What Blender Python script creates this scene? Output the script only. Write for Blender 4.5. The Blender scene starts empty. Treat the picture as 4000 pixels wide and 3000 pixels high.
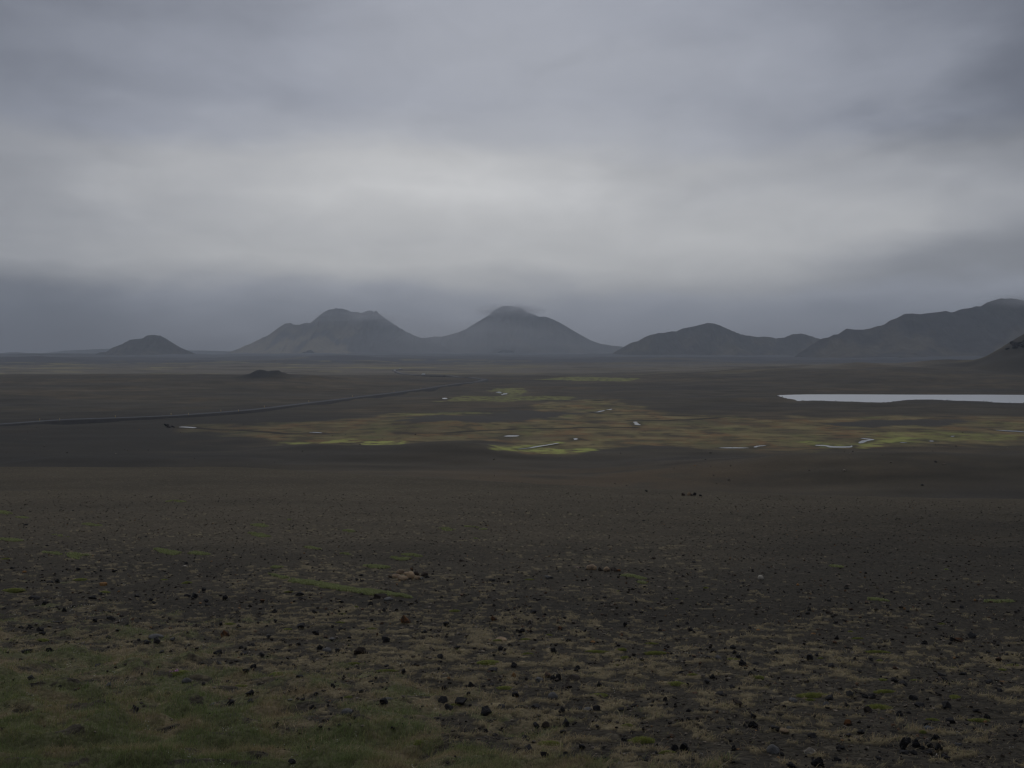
import bpy, bmesh, math, random
import numpy as np
from mathutils import Vector, Matrix

C = bpy.context.scene.collection
SC = bpy.context.scene

# ------------------------------------------------------------------ camera
CAM_Z = 42.0
F = 1106.0 / math.tan(math.radians(30.0))       # focal length in pixels of a 2212 x 1659 picture
HORIZON = 755.0
PITCH = math.atan((829.5 - HORIZON) / F)
cd = bpy.data.cameras.new("camera")
cam = bpy.data.objects.new("camera", cd)
C.objects.link(cam)
cam.location = (0.0, 0.0, CAM_Z)
cam.rotation_euler = (math.radians(90) - PITCH, 0.0, 0.0)
cd.sensor_width = 36.0
cd.lens = 18.0 / math.tan(math.radians(30.0))
cd.clip_start = 0.1
cd.clip_end = 60000.0
SC.camera = cam

SC.view_settings.view_transform = 'Standard'
SC.view_settings.look = 'None'
SC.view_settings.gamma = 1.0
SC.view_settings.use_curve_mapping = False
SC.view_settings.exposure = 0.0
SC.cycles.max_bounces = 4
SC.cycles.diffuse_bounces = 2
SC.cycles.glossy_bounces = 2
SC.cycles.volume_bounces = 0
SC.cycles.use_denoising = True
SC.cycles.denoiser = 'OPENIMAGEDENOISE'
SC.cycles.denoising_input_passes = 'RGB_ALBEDO_NORMAL'
SC.cycles.denoising_prefilter = 'ACCURATE'
SC.cycles.pixel_filter_type = 'BLACKMAN_HARRIS'
SC.cycles.filter_width = 1.3


def pix_dir(px, py):
    """direction (not normalised, world) through pixel px, py of the 2212 x 1659 photograph"""
    a, b = px - 1106.0, 829.5 - py
    cp, sp = math.cos(PITCH), math.sin(PITCH)
    return np.array([a + 0 * b, F * cp + b * sp, -F * sp + b * cp])


# ------------------------------------------------------------------ sky and sun
def srgb(g):
    g = g / 255.0
    return g / 12.92 if g <= 0.04045 else ((g + 0.055) / 1.055) ** 2.4


SUN_EL, SUN_AZ = math.radians(42), math.radians(-8)
world = bpy.data.worlds.new("World")
SC.world = world
world.use_nodes = True
nt = world.node_tree
nt.nodes.clear()


def N(tree, typ, **kw):
    n = tree.nodes.new(typ)
    for k, v in kw.items():
        setattr(n, k, v)
    return n


def math_node(tree, op, a, b=None, c=None, clamp=False):
    n = tree.nodes.new('ShaderNodeMath')
    n.operation = op
    n.use_clamp = clamp
    for i, v in enumerate((a, b, c)):
        if v is None:
            continue
        if isinstance(v, (int, float)):
            n.inputs[i].default_value = v
        else:
            tree.links.new(v, n.inputs[i])
    return n.outputs[0]


# rows of the overcast: elevation in degrees, then sky brightness (display grey) by azimuth
PX = [0, 300, 700, 1100, 1500, 1900, 2080, 2212]
ROWS = [
    (752, [84, 82, 124, 134, 129, 114, 107, 104]),
    (715, [84, 88, 138, 142, 140, 120, 124, 122]),
    (675, [94, 116, 154, 154, 153, 140, 148, 148]),
    (640, [112, 152, 170, 172, 171, 164, 162, 164]),
    (612, [146, 178, 190, 190, 183, 154, 143, 145]),
    (580, [170, 192, 203, 204, 198, 163, 144, 140]),
    (530, [157, 184, 196, 198, 201, 192, 170, 158]),
    (480, [153, 184, 198, 203, 192, 190, 176, 168]),
    (420, [150, 184, 208, 221, 184, 174, 156, 166]),
    (360, [152, 180, 198, 196, 184, 166, 134, 140]),
    (310, [142, 164, 176, 182, 178, 154, 121, 116]),
    (240, [124, 146, 162, 174, 168, 146, 123, 110]),
    (120, [117, 141, 162, 173, 167, 143, 129, 117]),
    (0, [106, 133, 156, 169, 160, 136, 122, 108]),
]

tc = N(nt, 'ShaderNodeTexCoord')
sep = N(nt, 'ShaderNodeSeparateXYZ')
nt.links.new(tc.outputs['Generated'], sep.inputs[0])
az = math_node(nt, 'ARCTAN2', sep.outputs['X'], sep.outputs['Y'])
el = math_node(nt, 'ARCSINE', sep.outputs['Z'])
mp = N(nt, 'ShaderNodeMapping')
nt.links.new(tc.outputs['Generated'], mp.inputs['Vector'])
mp.inputs['Scale'].default_value = (3.2, 3.2, 9.0)
mp.inputs['Rotation'].default_value = (0.0, 0.12, 0.0)
nz = N(nt, 'ShaderNodeTexNoise')
nt.links.new(mp.outputs[0], nz.inputs['Vector'])
nz.inputs['Scale'].default_value = 1.6
nz.inputs['Detail'].default_value = 5.0
nz.inputs['Roughness'].default_value = 0.5
sepn = N(nt, 'ShaderNodeSeparateColor')
nt.links.new(nz.outputs['Color'], sepn.inputs[0])
az2 = math_node(nt, 'ADD', az, math_node(nt, 'MULTIPLY', math_node(nt, 'SUBTRACT', sepn.outputs[0], 0.5), 0.34))
el2 = math_node(nt, 'ADD', el, math_node(nt, 'MULTIPLY', math_node(nt, 'SUBTRACT', sepn.outputs[1], 0.5), 0.075))
fac_az = math_node(nt, 'DIVIDE', math_node(nt, 'ADD', az2, math.radians(45)), math.radians(90), clamp=True)


def sky_col(g, tint):
    d = tint * min(1.0, max(0.0, (204 - g) / 42.0))
    return tuple(srgb(v) for v in (g - 0.40 * d, g - 0.08 * d, g + 0.85 * d))


def az_ramp(values, tint, pxs=PX):
    r = N(nt, 'ShaderNodeValToRGB')
    r.color_ramp.interpolation = 'B_SPLINE'
    els = r.color_ramp.elements
    for i, (px, g) in enumerate(zip(pxs, values)):
        pos = (math.degrees(math.atan((px - 1106) / F)) + 45) / 90
        if i < 2:
            e = els[i]
            e.position = pos
        else:
            e = els.new(pos)
        c = sky_col(g, tint)
        e.color = (c[0], c[1], c[2], 1)
    nt.links.new(fac_az, r.inputs[0])
    return r.outputs[0]


prev, prev_el = None, None
rows = [(math.atan((HORIZON - y) / F), v, 6.5 if 330 < y < 620 else 12.0) for y, v in ROWS]
rows.append((math.radians(38), [150, 152, 155, 158, 155, 150, 148, 146], 12.0))
for e, v, tint in rows:
    col = az_ramp(v, tint)
    if prev is None:
        prev, prev_el = col, e
        continue
    m = N(nt, 'ShaderNodeMapRange')
    m.interpolation_type = 'LINEAR'
    nt.links.new(el2, m.inputs['Value'])
    m.inputs['From Min'].default_value = prev_el
    m.inputs['From Max'].default_value = e
    mx = N(nt, 'ShaderNodeMix', data_type='RGBA')
    nt.links.new(m.outputs['Result'], mx.inputs['Factor'])
    nt.links.new(prev, mx.inputs[6])
    nt.links.new(col, mx.inputs[7])
    prev, prev_el = mx.outputs[2], e
# soft structure inside the cloud sheet
mp2 = N(nt, 'ShaderNodeMapping')
nt.links.new(tc.outputs['Generated'], mp2.inputs['Vector'])
mp2.inputs['Scale'].default_value = (4.0, 4.0, 9.0)
nz2 = N(nt, 'ShaderNodeTexNoise')
nt.links.new(mp2.outputs[0], nz2.inputs['Vector'])
nz2.inputs['Scale'].default_value = 2.6
nz2.inputs['Detail'].default_value = 6.0
nz2.inputs['Roughness'].default_value = 0.54
nz2.inputs['Distortion'].default_value = 0.6
gain = math_node(nt, 'ADD', math_node(nt, 'MULTIPLY', nz2.outputs['Fac'], 2.6), 8.72)
vm = N(nt, 'ShaderNodeVectorMath', operation='SCALE')
nt.links.new(prev, vm.inputs[0])
nt.links.new(gain, vm.inputs['Scale'])
sky = N(nt, 'ShaderNodeTexSky')
sky.sky_type = 'NISHITA'
sky.sun_disc = False
sky.sun_elevation = SUN_EL
sky.sun_rotation = SUN_AZ
cover = N(nt, 'ShaderNodeMix', data_type='RGBA')
cover.inputs['Factor'].default_value = 0.97
nt.links.new(sky.outputs[0], cover.inputs[6])
nt.links.new(vm.outputs[0], cover.inputs[7])
bg = N(nt, 'ShaderNodeBackground')
bg.inputs['Strength'].default_value = 0.1
nt.links.new(cover.outputs[2], bg.inputs['Color'])
out = N(nt, 'ShaderNodeOutputWorld')
nt.links.new(bg.outputs[0], out.inputs['Surface'])

ld = bpy.data.lights.new("sun", 'SUN')
ld.energy = 0.5
ld.angle = math.radians(40)
ld.color = (1.0, 0.965, 0.92)
sun = bpy.data.objects.new("sun", ld)
C.objects.link(sun)
sd = Vector((math.sin(SUN_AZ) * math.cos(SUN_EL), math.cos(SUN_AZ) * math.cos(SUN_EL), math.sin(SUN_EL)))
sun.rotation_euler = sd.to_track_quat('Z', 'Y').to_euler()
sun.location = (0, 0, 400)

# ------------------------------------------------------------------ noise helpers
RNG = np.random.default_rng(7)
_P = RNG.permutation(4096)
_G = RNG.uniform(0, 2 * math.pi, 4096)
_GX, _GY = np.cos(_G), np.sin(_G)


def perlin(x, y, seed=0):
    x = np.asarray(x, float) + seed * 17.31
    y = np.asarray(y, float) - seed * 9.77
    xi, yi = np.floor(x).astype(np.int64), np.floor(y).astype(np.int64)
    xf, yf = x - xi, y - yi
    u, v = xf * xf * xf * (xf * (xf * 6 - 15) + 10), yf * yf * yf * (yf * (yf * 6 - 15) + 10)

    def g(ix, iy, fx, fy):
        h = _P[(_P[(ix + seed * 131) & 4095] + iy) & 4095]
        return _GX[h] * fx + _GY[h] * fy
    a, b = g(xi, yi, xf, yf), g(xi + 1, yi, xf - 1, yf)
    c, d = g(xi, yi + 1, xf, yf - 1), g(xi + 1, yi + 1, xf - 1, yf - 1)
    return ((a + u * (b - a)) * (1 - v) + (c + u * (d - c)) * v) * 1.4


def fbm(x, y, octaves=4, seed=0, gain=0.5):
    s, a, f = 0.0, 1.0, 1.0
    for o in range(octaves):
        s = s + a * perlin(x * f, y * f, seed + o * 3)
        a *= gain
        f *= 2.03
    return s


def sstep(a, b, x):
    t = np.clip((x - a) / (b - a), 0, 1)
    return t * t * (3 - 2 * t)


def gauss(x, c, s):
    return np.exp(-((x - c) / s) ** 2)


def mix(a, b, t):
    t = np.asarray(t)[..., None]
    return a * (1 - t) + np.asarray(b, float) * t


def inside(x, y, poly):
    """vectorised point in polygon"""
    res = np.zeros(np.shape(x), bool)
    n = len(poly)
    j = n - 1
    for i in range(n):
        xi, yi = poly[i]
        xj, yj = poly[j]
        if yi != yj:
            res ^= ((yi > y) != (yj > y)) & (x < (xj - xi) * (y - yi) / (yj - yi) + xi)
        j = i
    return res


def seg_dist(x, y, pts):
    best = np.full(np.shape(x), 1e9)
    for (x0, y0), (x1, y1) in zip(pts[:-1], pts[1:]):
        dx, dy = x1 - x0, y1 - y0
        t = np.clip(((x - x0) * dx + (y - y0) * dy) / max(dx * dx + dy * dy, 1e-9), 0, 1)
        best = np.minimum(best, np.hypot(x - x0 - t * dx, y - y0 - t * dy))
    return best


# ------------------------------------------------------------------ the lie of the land
def near_slope(y):
    """the hillside under the camera, a function of the distance down it"""
    yp = np.maximum(y, 0.0)
    z = CAM_Z - 1.5 * np.sqrt(yp + 1.3)
    return np.where(y < 0, CAM_Z - 1.71 + 0.9 * (1 - np.exp(np.minimum(y, 0) / 3.0)), z)


def grass_level(x, y):
    """1 where the turf is closed (the near left of the slope), 0 on bare gravel"""
    yp = np.maximum(y, 3.0)
    v = 755 + F * (CAM_Z - near_slope(yp)) / yp            # how far down the view this place lies
    px = 1106 + F * x / yp
    yb = np.interp(px, [-2000, 0, 420, 800, 1150, 1500, 2600, 5000], [1290, 1305, 1370, 1450, 1560, 1690, 1850, 1900])
    return np.clip((v - yb) / 210.0 + 0.75 * fbm(x / 1.4, y / 1.3, 4, 41, 0.6), 0, 1) * (y < 60), v


def dry_cover(x, y):
    """patches of short dry grass between the stones"""
    _, v = grass_level(x, y)
    n = fbm(x / 0.62, y / 0.46, 4, 51, 0.6) + 0.45 * perlin(x / 4.0, y / 3.0, 57) + 0.3 * perlin(x / 13.0, y / 9.0, 58)
    side = -0.08 - 0.36 * sstep(0.0, 0.5, x / np.maximum(y, 3))
    amount = np.interp(v, [1150, 1260, 1360, 1470, 1660, 2200], [-0.62, -0.36, -0.12, 0.03, 0.14, 0.2]) + side
    return sstep(0.0, 0.17, n + amount)


EDGE_AZ = np.radians([-180, -70, -30, -17.5, -9, 0, 11.6, 30, 70, 180])
EDGE_Y = [110, 125, 127, 127, 112, 98, 87, 77, 70, 70]

LAKE_PX = [(1678, 854), (1700, 853), (1745, 852), (1860, 852), (2000, 852.5), (2130, 852.5), (2212, 853), (2420, 854), (2480, 862),
           (2400, 872), (2300, 874), (2212, 873), (2180, 872), (2120, 868), (2050, 865), (2010, 863), (1960, 864), (1930, 868),
           (1900, 869.5), (1830, 867.5), (1760, 865.5), (1722, 866), (1700, 861)]


def flat_pts(pxs, z=0.0):
    res = []
    for px, py in pxs:
        d = pix_dir(px, py)
        k = (z - CAM_Z) / d[2]
        res.append((d[0] * k, d[1] * k))
    return res


LAKE = flat_pts(LAKE_PX)


def height(x, y, detail=True):
    x = np.asarray(x, float)
    y = np.asarray(y, float)
    az = np.arctan2(x, np.maximum(y, 1e-3) * 1.0)
    az = np.where(y < 0, np.sign(x) * math.pi / 2, az)
    D = np.interp(az, EDGE_AZ, EDGE_Y) + 2.5 * perlin(x / 22.0, y / 40.0, 3)
    t = y - D
    zn = near_slope(np.minimum(y, D))
    sl = 0.75 / np.sqrt(D + 1.3)
    tp = np.maximum(t, 0)
    zn = zn - sl * tp - 0.26 * (np.sqrt(tp * tp + 12.0 ** 2) - 12.0)
    # the plain
    yy = np.maximum(y, 1.0)
    az2 = np.arctan2(x, yy)
    dist = np.hypot(x, y)
    dry = 1 - sstep(325, 365, y) * sstep(660, 600, y) * sstep(-260, -130, x)
    zv = 0.35 * fbm(x / 90.0, y / 80.0, 3, 5) + dry * (1.3 * fbm(x / 85.0, y / 55.0, 3, 9) + 1.2 * perlin(x / 210.0, y / 90.0, 10)) + 1.3 * fbm(x / 420.0, y / 260.0, 3, 6) * sstep(650, 1000, dist)
    zv = zv + 3.0 * fbm(x / 900.0, y / 500.0, 4, 8) * sstep(1300, 2400, dist)
    zv = zv + 15.0 * np.maximum(fbm(x / 800.0, y / 450.0, 4, 12) + 0.15, 0) * sstep(2300, 3300, dist)
    # smooth brown swell to the right, below the slope
    zv = zv + (6.0 * gauss(y, 312 - 0.10 * x, 36) * sstep(12, 120, x) + 1.0 * gauss(y, 290, 30))
    # humps between the slope and the bog
    zv = zv + 5.2 * np.exp(-((x + 26) / 27) ** 2 - ((y - 352) / 26) ** 2)
    zv = zv + 2.8 * np.exp(-((x + 78) / 22) ** 2 - ((y - 362) / 20) ** 2)
    zv = zv + 1.5 * np.exp(-((x + 140) / 60) ** 2 - ((y - 330) / 25) ** 2)
    # low dark rise inside the bog
    zv = zv + 2.2 * np.exp(-((x + 34) / 36) ** 2 - ((y - 505) / 40) ** 2)
    # long rise behind the road on the left, with two small lava mounds on its crest
    rise = sstep(-70, -330, x)
    zv = zv + (11.0 * rise * gauss(y, 1080, 200) + 2.0 * sstep(-250, -500, x) * gauss(y, 800, 120))
    m = 1050.0
    mp_x = [(q - 1106) / F * m for q in (514, 530, 545, 556, 566, 578, 590, 600, 613, 634, 650, 663, 673, 684, 712, 760)]
    zv = zv + np.interp(x + 3 * perlin(x / 9, y / 14, 23), mp_x, [0, 1.0, 4.2, 7.4, 6.8, 5.2, 6.4, 7.0, 4.2, 1.2, 1.6, 3.4, 4.4, 3.4, 2.0, 1.0]) * np.exp(-((y - 1055) / 34) ** 2)
    # ground behind the lake climbing to the right
    r = sstep(2, 24, np.degrees(az2))
    zv = zv + r * (17.0 * sstep(860, 1330, y) * sstep(2300, 1500, y))
    zv = zv + r * 3.0 * fbm(x / 160, y / 160, 3, 14) * sstep(900, 1200, y) * sstep(2000, 1500, y)
    m = 1380.0
    for px, s, h in ((1870, 34, 4.5), (2010, 34, 8.5), (2060, 22, 4.0)):
        zv = zv + h * np.exp(-((x - (px - 1106) / F * m) / s) ** 2 - ((y - m) / 70) ** 2)
    # the steep hill at the right edge
    dd = np.hypot(x - 842, (y - 1240) * 0.75) + 14 * perlin(x / 70, y / 70, 21)
    zv = zv + 74.0 * (1 - sstep(0, 205, dd)) + 8 * np.exp(-(dd / 90) ** 2)
    # bank before the lake, and the lake bed
    zv = zv + 1.0 * sstep(150, 330, x) * gauss(y, 660, 60)
    nearlake = (np.abs(y - 770) < 160) & (x > 150) & (x < 900)
    if np.any(nearlake):
        ins = np.zeros(np.shape(x), bool)
        dl = np.full(np.shape(x), 1e3)
        xs, ys = x[nearlake], y[nearlake]
        ins[nearlake] = inside(xs, ys, LAKE)
        dl[nearlake] = seg_dist(xs, ys, LAKE + LAKE[:1])
        thr = np.minimum(0.03 * dl + 0.02, 0.4) * (1 - sstep(30, 75, dl)) - 2.5 * sstep(30, 75, dl)
        zv = np.where(ins, -0.15 - 0.02 * np.minimum(dl, 40), np.maximum(zv, thr))
    # meet the slope
    k = 4.0
    hmix = np.clip(0.5 + 0.5 * (zn - zv) / k, 0, 1)
    z = zv * (1 - hmix) + zn * hmix + k * hmix * (1 - hmix)
    z = np.where(y < D - 25, zn, z)
    if detail:
        nr = dist < 75
        if np.any(nr):
            xs, ys = x[nr], y[nr]
            g, _ = grass_level(xs, ys)
            fall = sstep(75, 20, dist[nr])
            dz = fall * (0.05 * fbm(xs / 2.2, ys / 2.2, 3, 31) + 0.018 * fbm(xs / 0.35, ys / 0.35, 2, 33))
            dz = dz + g * (0.21 * fbm(xs / 1.3, ys / 1.1, 2, 37) + 0.07 * np.abs(perlin(xs / 0.6, ys / 0.5, 38))) * sstep(70, 25, dist[nr])
            dz = dz + 0.03 * dry_cover(xs, ys) * fall
            z = np.array(z)
            z[nr] += dz
        mid = (dist >= 30) & (dist < 140)
        if np.any(mid):
            z = np.array(z)
            z[mid] += 0.07 * fbm(x[mid] / 5.0, y[mid] / 5.0, 3, 39) * sstep(30, 60, dist[mid])
    return z


def at(px, py):
    """ground points seen at pixels px, py (arrays) of the photograph"""
    px = np.atleast_1d(np.asarray(px, float))
    py = np.atleast_1d(np.asarray(py, float))
    d = pix_dir(px, py)
    d = d / d[1]
    ts = np.concatenate([np.linspace(4, 40, 80), np.geomspace(40.5, 6000, 420)])
    lo = np.full(px.shape, ts[0])
    hi = np.full(px.shape, ts[-1])
    done = np.zeros(px.shape, bool)
    prevt = ts[0]
    for t in ts[1:]:
        hit = (~done) & (CAM_Z + d[2] * t < height(d[0] * t, np.full(px.shape, t) * 1.0, False))
        lo[hit], hi[hit] = prevt, t
        done |= hit
        prevt = t
        if done.all():
            break
    for _ in range(22):
        mid = (lo + hi) / 2
        below = CAM_Z + d[2] * mid < height(d[0] * mid, mid, False)
        hi = np.where(below, mid, hi)
        lo = np.where(below, lo, mid)
    x, y = d[0] * hi, hi
    return np.stack([x, y, height(x, y)], -1)


# ------------------------------------------------------------------ mesh and tagging helpers
def mesh_np(name, verts, faces, smooth=False):
    """faces: int array (n, k)"""
    me = bpy.data.meshes.new(name)
    faces = np.asarray(faces, np.int32)
    verts = np.asarray(verts, np.float32)
    k = faces.shape[1]
    me.vertices.add(len(verts))
    me.vertices.foreach_set('co', verts.ravel())
    me.loops.add(faces.size)
    me.loops.foreach_set('vertex_index', faces.ravel())
    me.polygons.add(len(faces))
    me.polygons.foreach_set('loop_start', np.arange(0, faces.size, k, dtype=np.int32))
    me.polygons.foreach_set('loop_total', np.full(len(faces), k, np.int32))
    me.polygons.foreach_set('use_smooth', np.full(len(faces), smooth, bool))
    me.update(calc_edges=True)
    me.validate()
    return me


def set_col(me, cols, name='Col'):
    a = me.color_attributes.new(name, 'FLOAT_COLOR', 'POINT')
    c = np.ones((len(cols), 4), np.float32)
    c[:, :3] = cols
    a.data.foreach_set('color', c.ravel())


def link(name, me, mat=None, parent=None):
    o = bpy.data.objects.new(name, me)
    C.objects.link(o)
    if mat is not None and me is not None:
        if not me.materials:
            me.materials.append(mat)
    if parent is not None:
        o.parent = parent
    return o


def tag(o, label=None, cat=None, group=None, kind=None):
    for k, v in (('label', label), ('category', cat), ('group', group), ('kind', kind)):
        if v:
            o[k] = v
    return o

# ------------------------------------------------------------------ materials
def principled(name, rough=0.9, spec=0.25):
    m = bpy.data.materials.new(name)
    m.use_nodes = True
    b = m.node_tree.nodes['Principled BSDF']
    b.inputs['Roughness'].default_value = rough
    b.inputs['Specular IOR Level'].default_value = spec
    return m, m.node_tree, b


def noise_tex(t, scale, detail=4.0, rough=0.55, vec=None, out='Fac'):
    n = N(t, 'ShaderNodeTexNoise')
    n.inputs['Scale'].default_value = scale
    n.inputs['Detail'].default_value = detail
    n.inputs['Roughness'].default_value = rough
    if vec is not None:
        t.links.new(vec, n.inputs['Vector'])
    return n.outputs[out]


def maprange(t, v, a, b, c, d):
    n = N(t, 'ShaderNodeMapRange')
    t.links.new(v, n.inputs['Value'])
    for k, x in zip(('From Min', 'From Max', 'To Min', 'To Max'), (a, b, c, d)):
        n.inputs[k].default_value = x
    return n.outputs['Result']


def scale_col(t, col, f):
    n = N(t, 'ShaderNodeVectorMath', operation='SCALE')
    t.links.new(col, n.inputs[0])
    if isinstance(f, (int, float)):
        n.inputs['Scale'].default_value = f
    else:
        t.links.new(f, n.inputs['Scale'])
    return n.outputs[0]


def mix_col(t, fac, a, b):
    n = N(t, 'ShaderNodeMix', data_type='RGBA')
    for sock, v in ((n.inputs['Factor'], fac), (n.inputs[6], a), (n.inputs[7], b)):
        if isinstance(v, (int, float)):
            sock.default_value = v
        elif isinstance(v, tuple):
            sock.default_value = (*v, 1)
        else:
            t.links.new(v, sock)
    return n.outputs[2]


def bump(t, b, h, strength, dist):
    n = N(t, 'ShaderNodeBump')
    n.inputs['Strength'].default_value = strength
    n.inputs['Distance'].default_value = dist
    t.links.new(h, n.inputs['Height'])
    t.links.new(n.outputs[0], b.inputs['Normal'])


# ground: colour of soil and moss from the vertices, stones and grain from noise
M_GROUND, t, b = principled('ground', 0.95, 0.15)
attr = N(t, 'ShaderNodeAttribute', attribute_name='Col')
det = N(t, 'ShaderNodeAttribute', attribute_name='stony')
geo = N(t, 'ShaderNodeNewGeometry')
pos = geo.outputs['Position']
vor = N(t, 'ShaderNodeTexVoronoi')
vor.inputs['Scale'].default_value = 3.4
t.links.new(pos, vor.inputs['Vector'])
sv = N(t, 'ShaderNodeSeparateColor')
t.links.new(vor.outputs['Color'], sv.inputs[0])
vor2 = N(t, 'ShaderNodeTexVoronoi')
vor2.inputs['Scale'].default_value = 13.0
t.links.new(pos, vor2.inputs['Vector'])
sv2 = N(t, 'ShaderNodeSeparateColor')
t.links.new(vor2.outputs['Color'], sv2.inputs[0])
# a few cells of each size are paler or darker stones
pale = maprange(t, sv.outputs[0], 0.80, 0.95, 0.0, 1.2)
dark = maprange(t, sv.outputs[1], 0.84, 0.95, 0.0, 0.55)
body = maprange(t, vor.outputs['Distance'], 0.30, 0.48, 1.0, 0.0)
s1 = math_node(t, 'MULTIPLY', math_node(t, 'SUBTRACT', pale, dark), body)
s2 = maprange(t, sv2.outputs[0], 0.0, 1.0, -0.5, 0.55)
fine = maprange(t, noise_tex(t, 40.0, 3.0, 0.6), 0.3, 0.7, -0.25, 0.25)
patch = maprange(t, noise_tex(t, 1.1, 6.0, 0.72), 0.3, 0.7, -0.34, 0.34)
var = math_node(t, 'ADD', math_node(t, 'ADD', s1, s2), math_node(t, 'ADD', fine, patch))
stony = math_node(t, 'MULTIPLY', var, det.outputs['Fac'])
mul = math_node(t, 'MAXIMUM', math_node(t, 'ADD', stony, 1.0), 0.2)
t.links.new(scale_col(t, attr.outputs['Color'], mul), b.inputs['Base Color'])
hgt = math_node(t, 'ADD', math_node(t, 'MULTIPLY', noise_tex(t, 9.0, 6.0, 0.65), 0.5), math_node(t, 'MULTIPLY', vor2.outputs['Distance'], -0.5))
bump(t, b, hgt, 0.8, 0.06)

# mountains: dark scree with thin moss low on the flanks
M_MOUNTAIN, t, b = principled('mountain_scree', 0.97, 0.1)
attr = N(t, 'ShaderNodeAttribute', attribute_name='Col')
mp_ = N(t, 'ShaderNodeMapping')
geo = N(t, 'ShaderNodeNewGeometry')
t.links.new(geo.outputs['Position'], mp_.inputs[0])
mp_.inputs['Scale'].default_value = (0.02, 0.02, 0.008)
n_ = noise_tex(t, 1.0, 7.0, 0.62, mp_.outputs[0])
t.links.new(scale_col(t, attr.outputs['Color'], maprange(t, n_, 0.25, 0.75, 0.55, 1.5)), b.inputs['Base Color'])
bump(t, b, n_, 0.9, 14.0)

# still water under a grey sky
M_WATER, t, b = principled('still_water', 0.12, 0.5)
b.inputs['Base Color'].default_value = (0.02, 0.024, 0.026, 1)
b.inputs['IOR'].default_value = 1.33
mp_ = N(t, 'ShaderNodeMapping')
geo = N(t, 'ShaderNodeNewGeometry')
t.links.new(geo.outputs['Position'], mp_.inputs[0])
mp_.inputs['Scale'].default_value = (0.5, 1.6, 1.0)
bump(t, b, noise_tex(t, 1.0, 3.0, 0.5, mp_.outputs[0]), 0.35, 0.05)

M_LAKE, t, b = principled('lake_sky_tone', 0.30, 0.5)
b.inputs['Base Color'].default_value = (0.58, 0.60, 0.60, 1)  # pale base paints in the sky brightness reflected off ripples
b.inputs['IOR'].default_value = 1.33
geo = N(t, 'ShaderNodeNewGeometry')
bump(t, b, noise_tex(t, 0.7, 3.0, 0.5, geo.outputs['Position']), 0.2, 0.06)

M_ROAD, t, b = principled('asphalt', 0.9, 0.2)
attr = N(t, 'ShaderNodeAttribute', attribute_name='Col')
geo = N(t, 'ShaderNodeNewGeometry')
t.links.new(scale_col(t, attr.outputs['Color'], maprange(t, noise_tex(t, 0.35, 5.0, 0.6, geo.outputs['Position']), 0.3, 0.7, 0.8, 1.2)), b.inputs['Base Color'])


# ------------------------------------------------------------------ the ground sheet
BOG_PX = [(352, 926), (372, 921), (440, 919), (553, 918), (628, 912), (728, 907), (853, 895), (928, 893), (1000, 897), (1060, 905), (1106, 912),
          (1193, 905), (1235, 892), (1180, 888), (1166, 880), (1200, 868), (1231, 862), (1293, 862), (1331, 872), (1406, 883), (1431, 894),
          (1506, 897), (1606, 899), (1659, 903), (1784, 899), (2009, 902), (2212, 902), (2500, 903), (2500, 950), (2212, 953), (2034, 962), (1884, 968),
          (1659, 971), (1531, 970), (1406, 966), (1331, 966), (1266, 978), (1206, 983), (1106, 984), (1073, 985), (1078, 976), (1070, 962),
          (1028, 950), (960, 952), (900, 957), (870, 962), (840, 967), (795, 969), (768, 970), (728, 962), (605, 963), (553, 944), (430, 930)]
BOG = flat_pts(BOG_PX)
BARE = [flat_pts(p) for p in (
    [(853, 912), (880, 903), (940, 898), (1030, 899), (1080, 905), (1106, 912), (1090, 917), (1000, 919), (900, 918)],
    [(1106, 884), (1160, 890), (1243, 892), (1200, 901), (1120, 910), (1060, 906)],
    [(1760, 916), (1860, 909), (2009, 906), (2120, 911), (2060, 919), (1900, 922), (1800, 920)],
)]
BRIGHT = [(flat_pts(p), s) for p, s in (
    ([(603, 963), (648, 954), (683, 955), (765, 948), (780, 955), (700, 959), (640, 961)], 0.8),
    ([(766, 970), (795, 955), (830, 952), (876, 952), (880, 957), (850, 963)], 1.0),
    ([(1072, 986), (1080, 974), (1115, 968), (1206, 955), (1215, 960), (1150, 972), (1266, 970), (1266, 978), (1206, 984), (1106, 985)], 1.0),
    ([(1740, 954), (1790, 957), (1840, 960), (1884, 955), (1960, 940), (1975, 946), (1900, 962), (1870, 968), (1800, 968), (1752, 962)], 0.75),
    ([(1884, 936), (1990, 934), (2110, 936), (2212, 940), (2212, 950), (2060, 952), (1960, 956), (1900, 952)], 0.38),
    ([(1058, 843), (1080, 839), (1130, 838), (1140, 846), (1110, 855), (1080, 850)], 0.45),
    ([(940, 867), (1000, 858), (1106, 857), (1240, 857), (1235, 863), (1106, 867), (990, 868)], 0.40),
    ([(1150, 820), (1248, 813), (1393, 820), (1351, 827), (1290, 823), (1200, 822)], 0.55),
    ([(860, 897), (930, 892), (1010, 890), (1080, 893), (1010, 896), (930, 899)], 0.35),
)]
CUTS = [flat_pts(p) for p in (
    [(1420, 897), (1500, 898), (1560, 899), (1606, 900)],
    [(1359, 908), (1420, 909), (1480, 908), (1556, 902)],
    [(1106, 928), (1180, 926), (1260, 924), (1302, 925), (1370, 923)],
    [(1274, 889), (1300, 894), (1370, 896), (1500, 899)],
    [(1178, 865), (1240, 863), (1295, 866)],
    [(860, 935), (950, 936), (1060, 932), (1106, 929)],
    [(420, 925), (520, 930), (620, 936), (700, 938)],
)]
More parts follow.
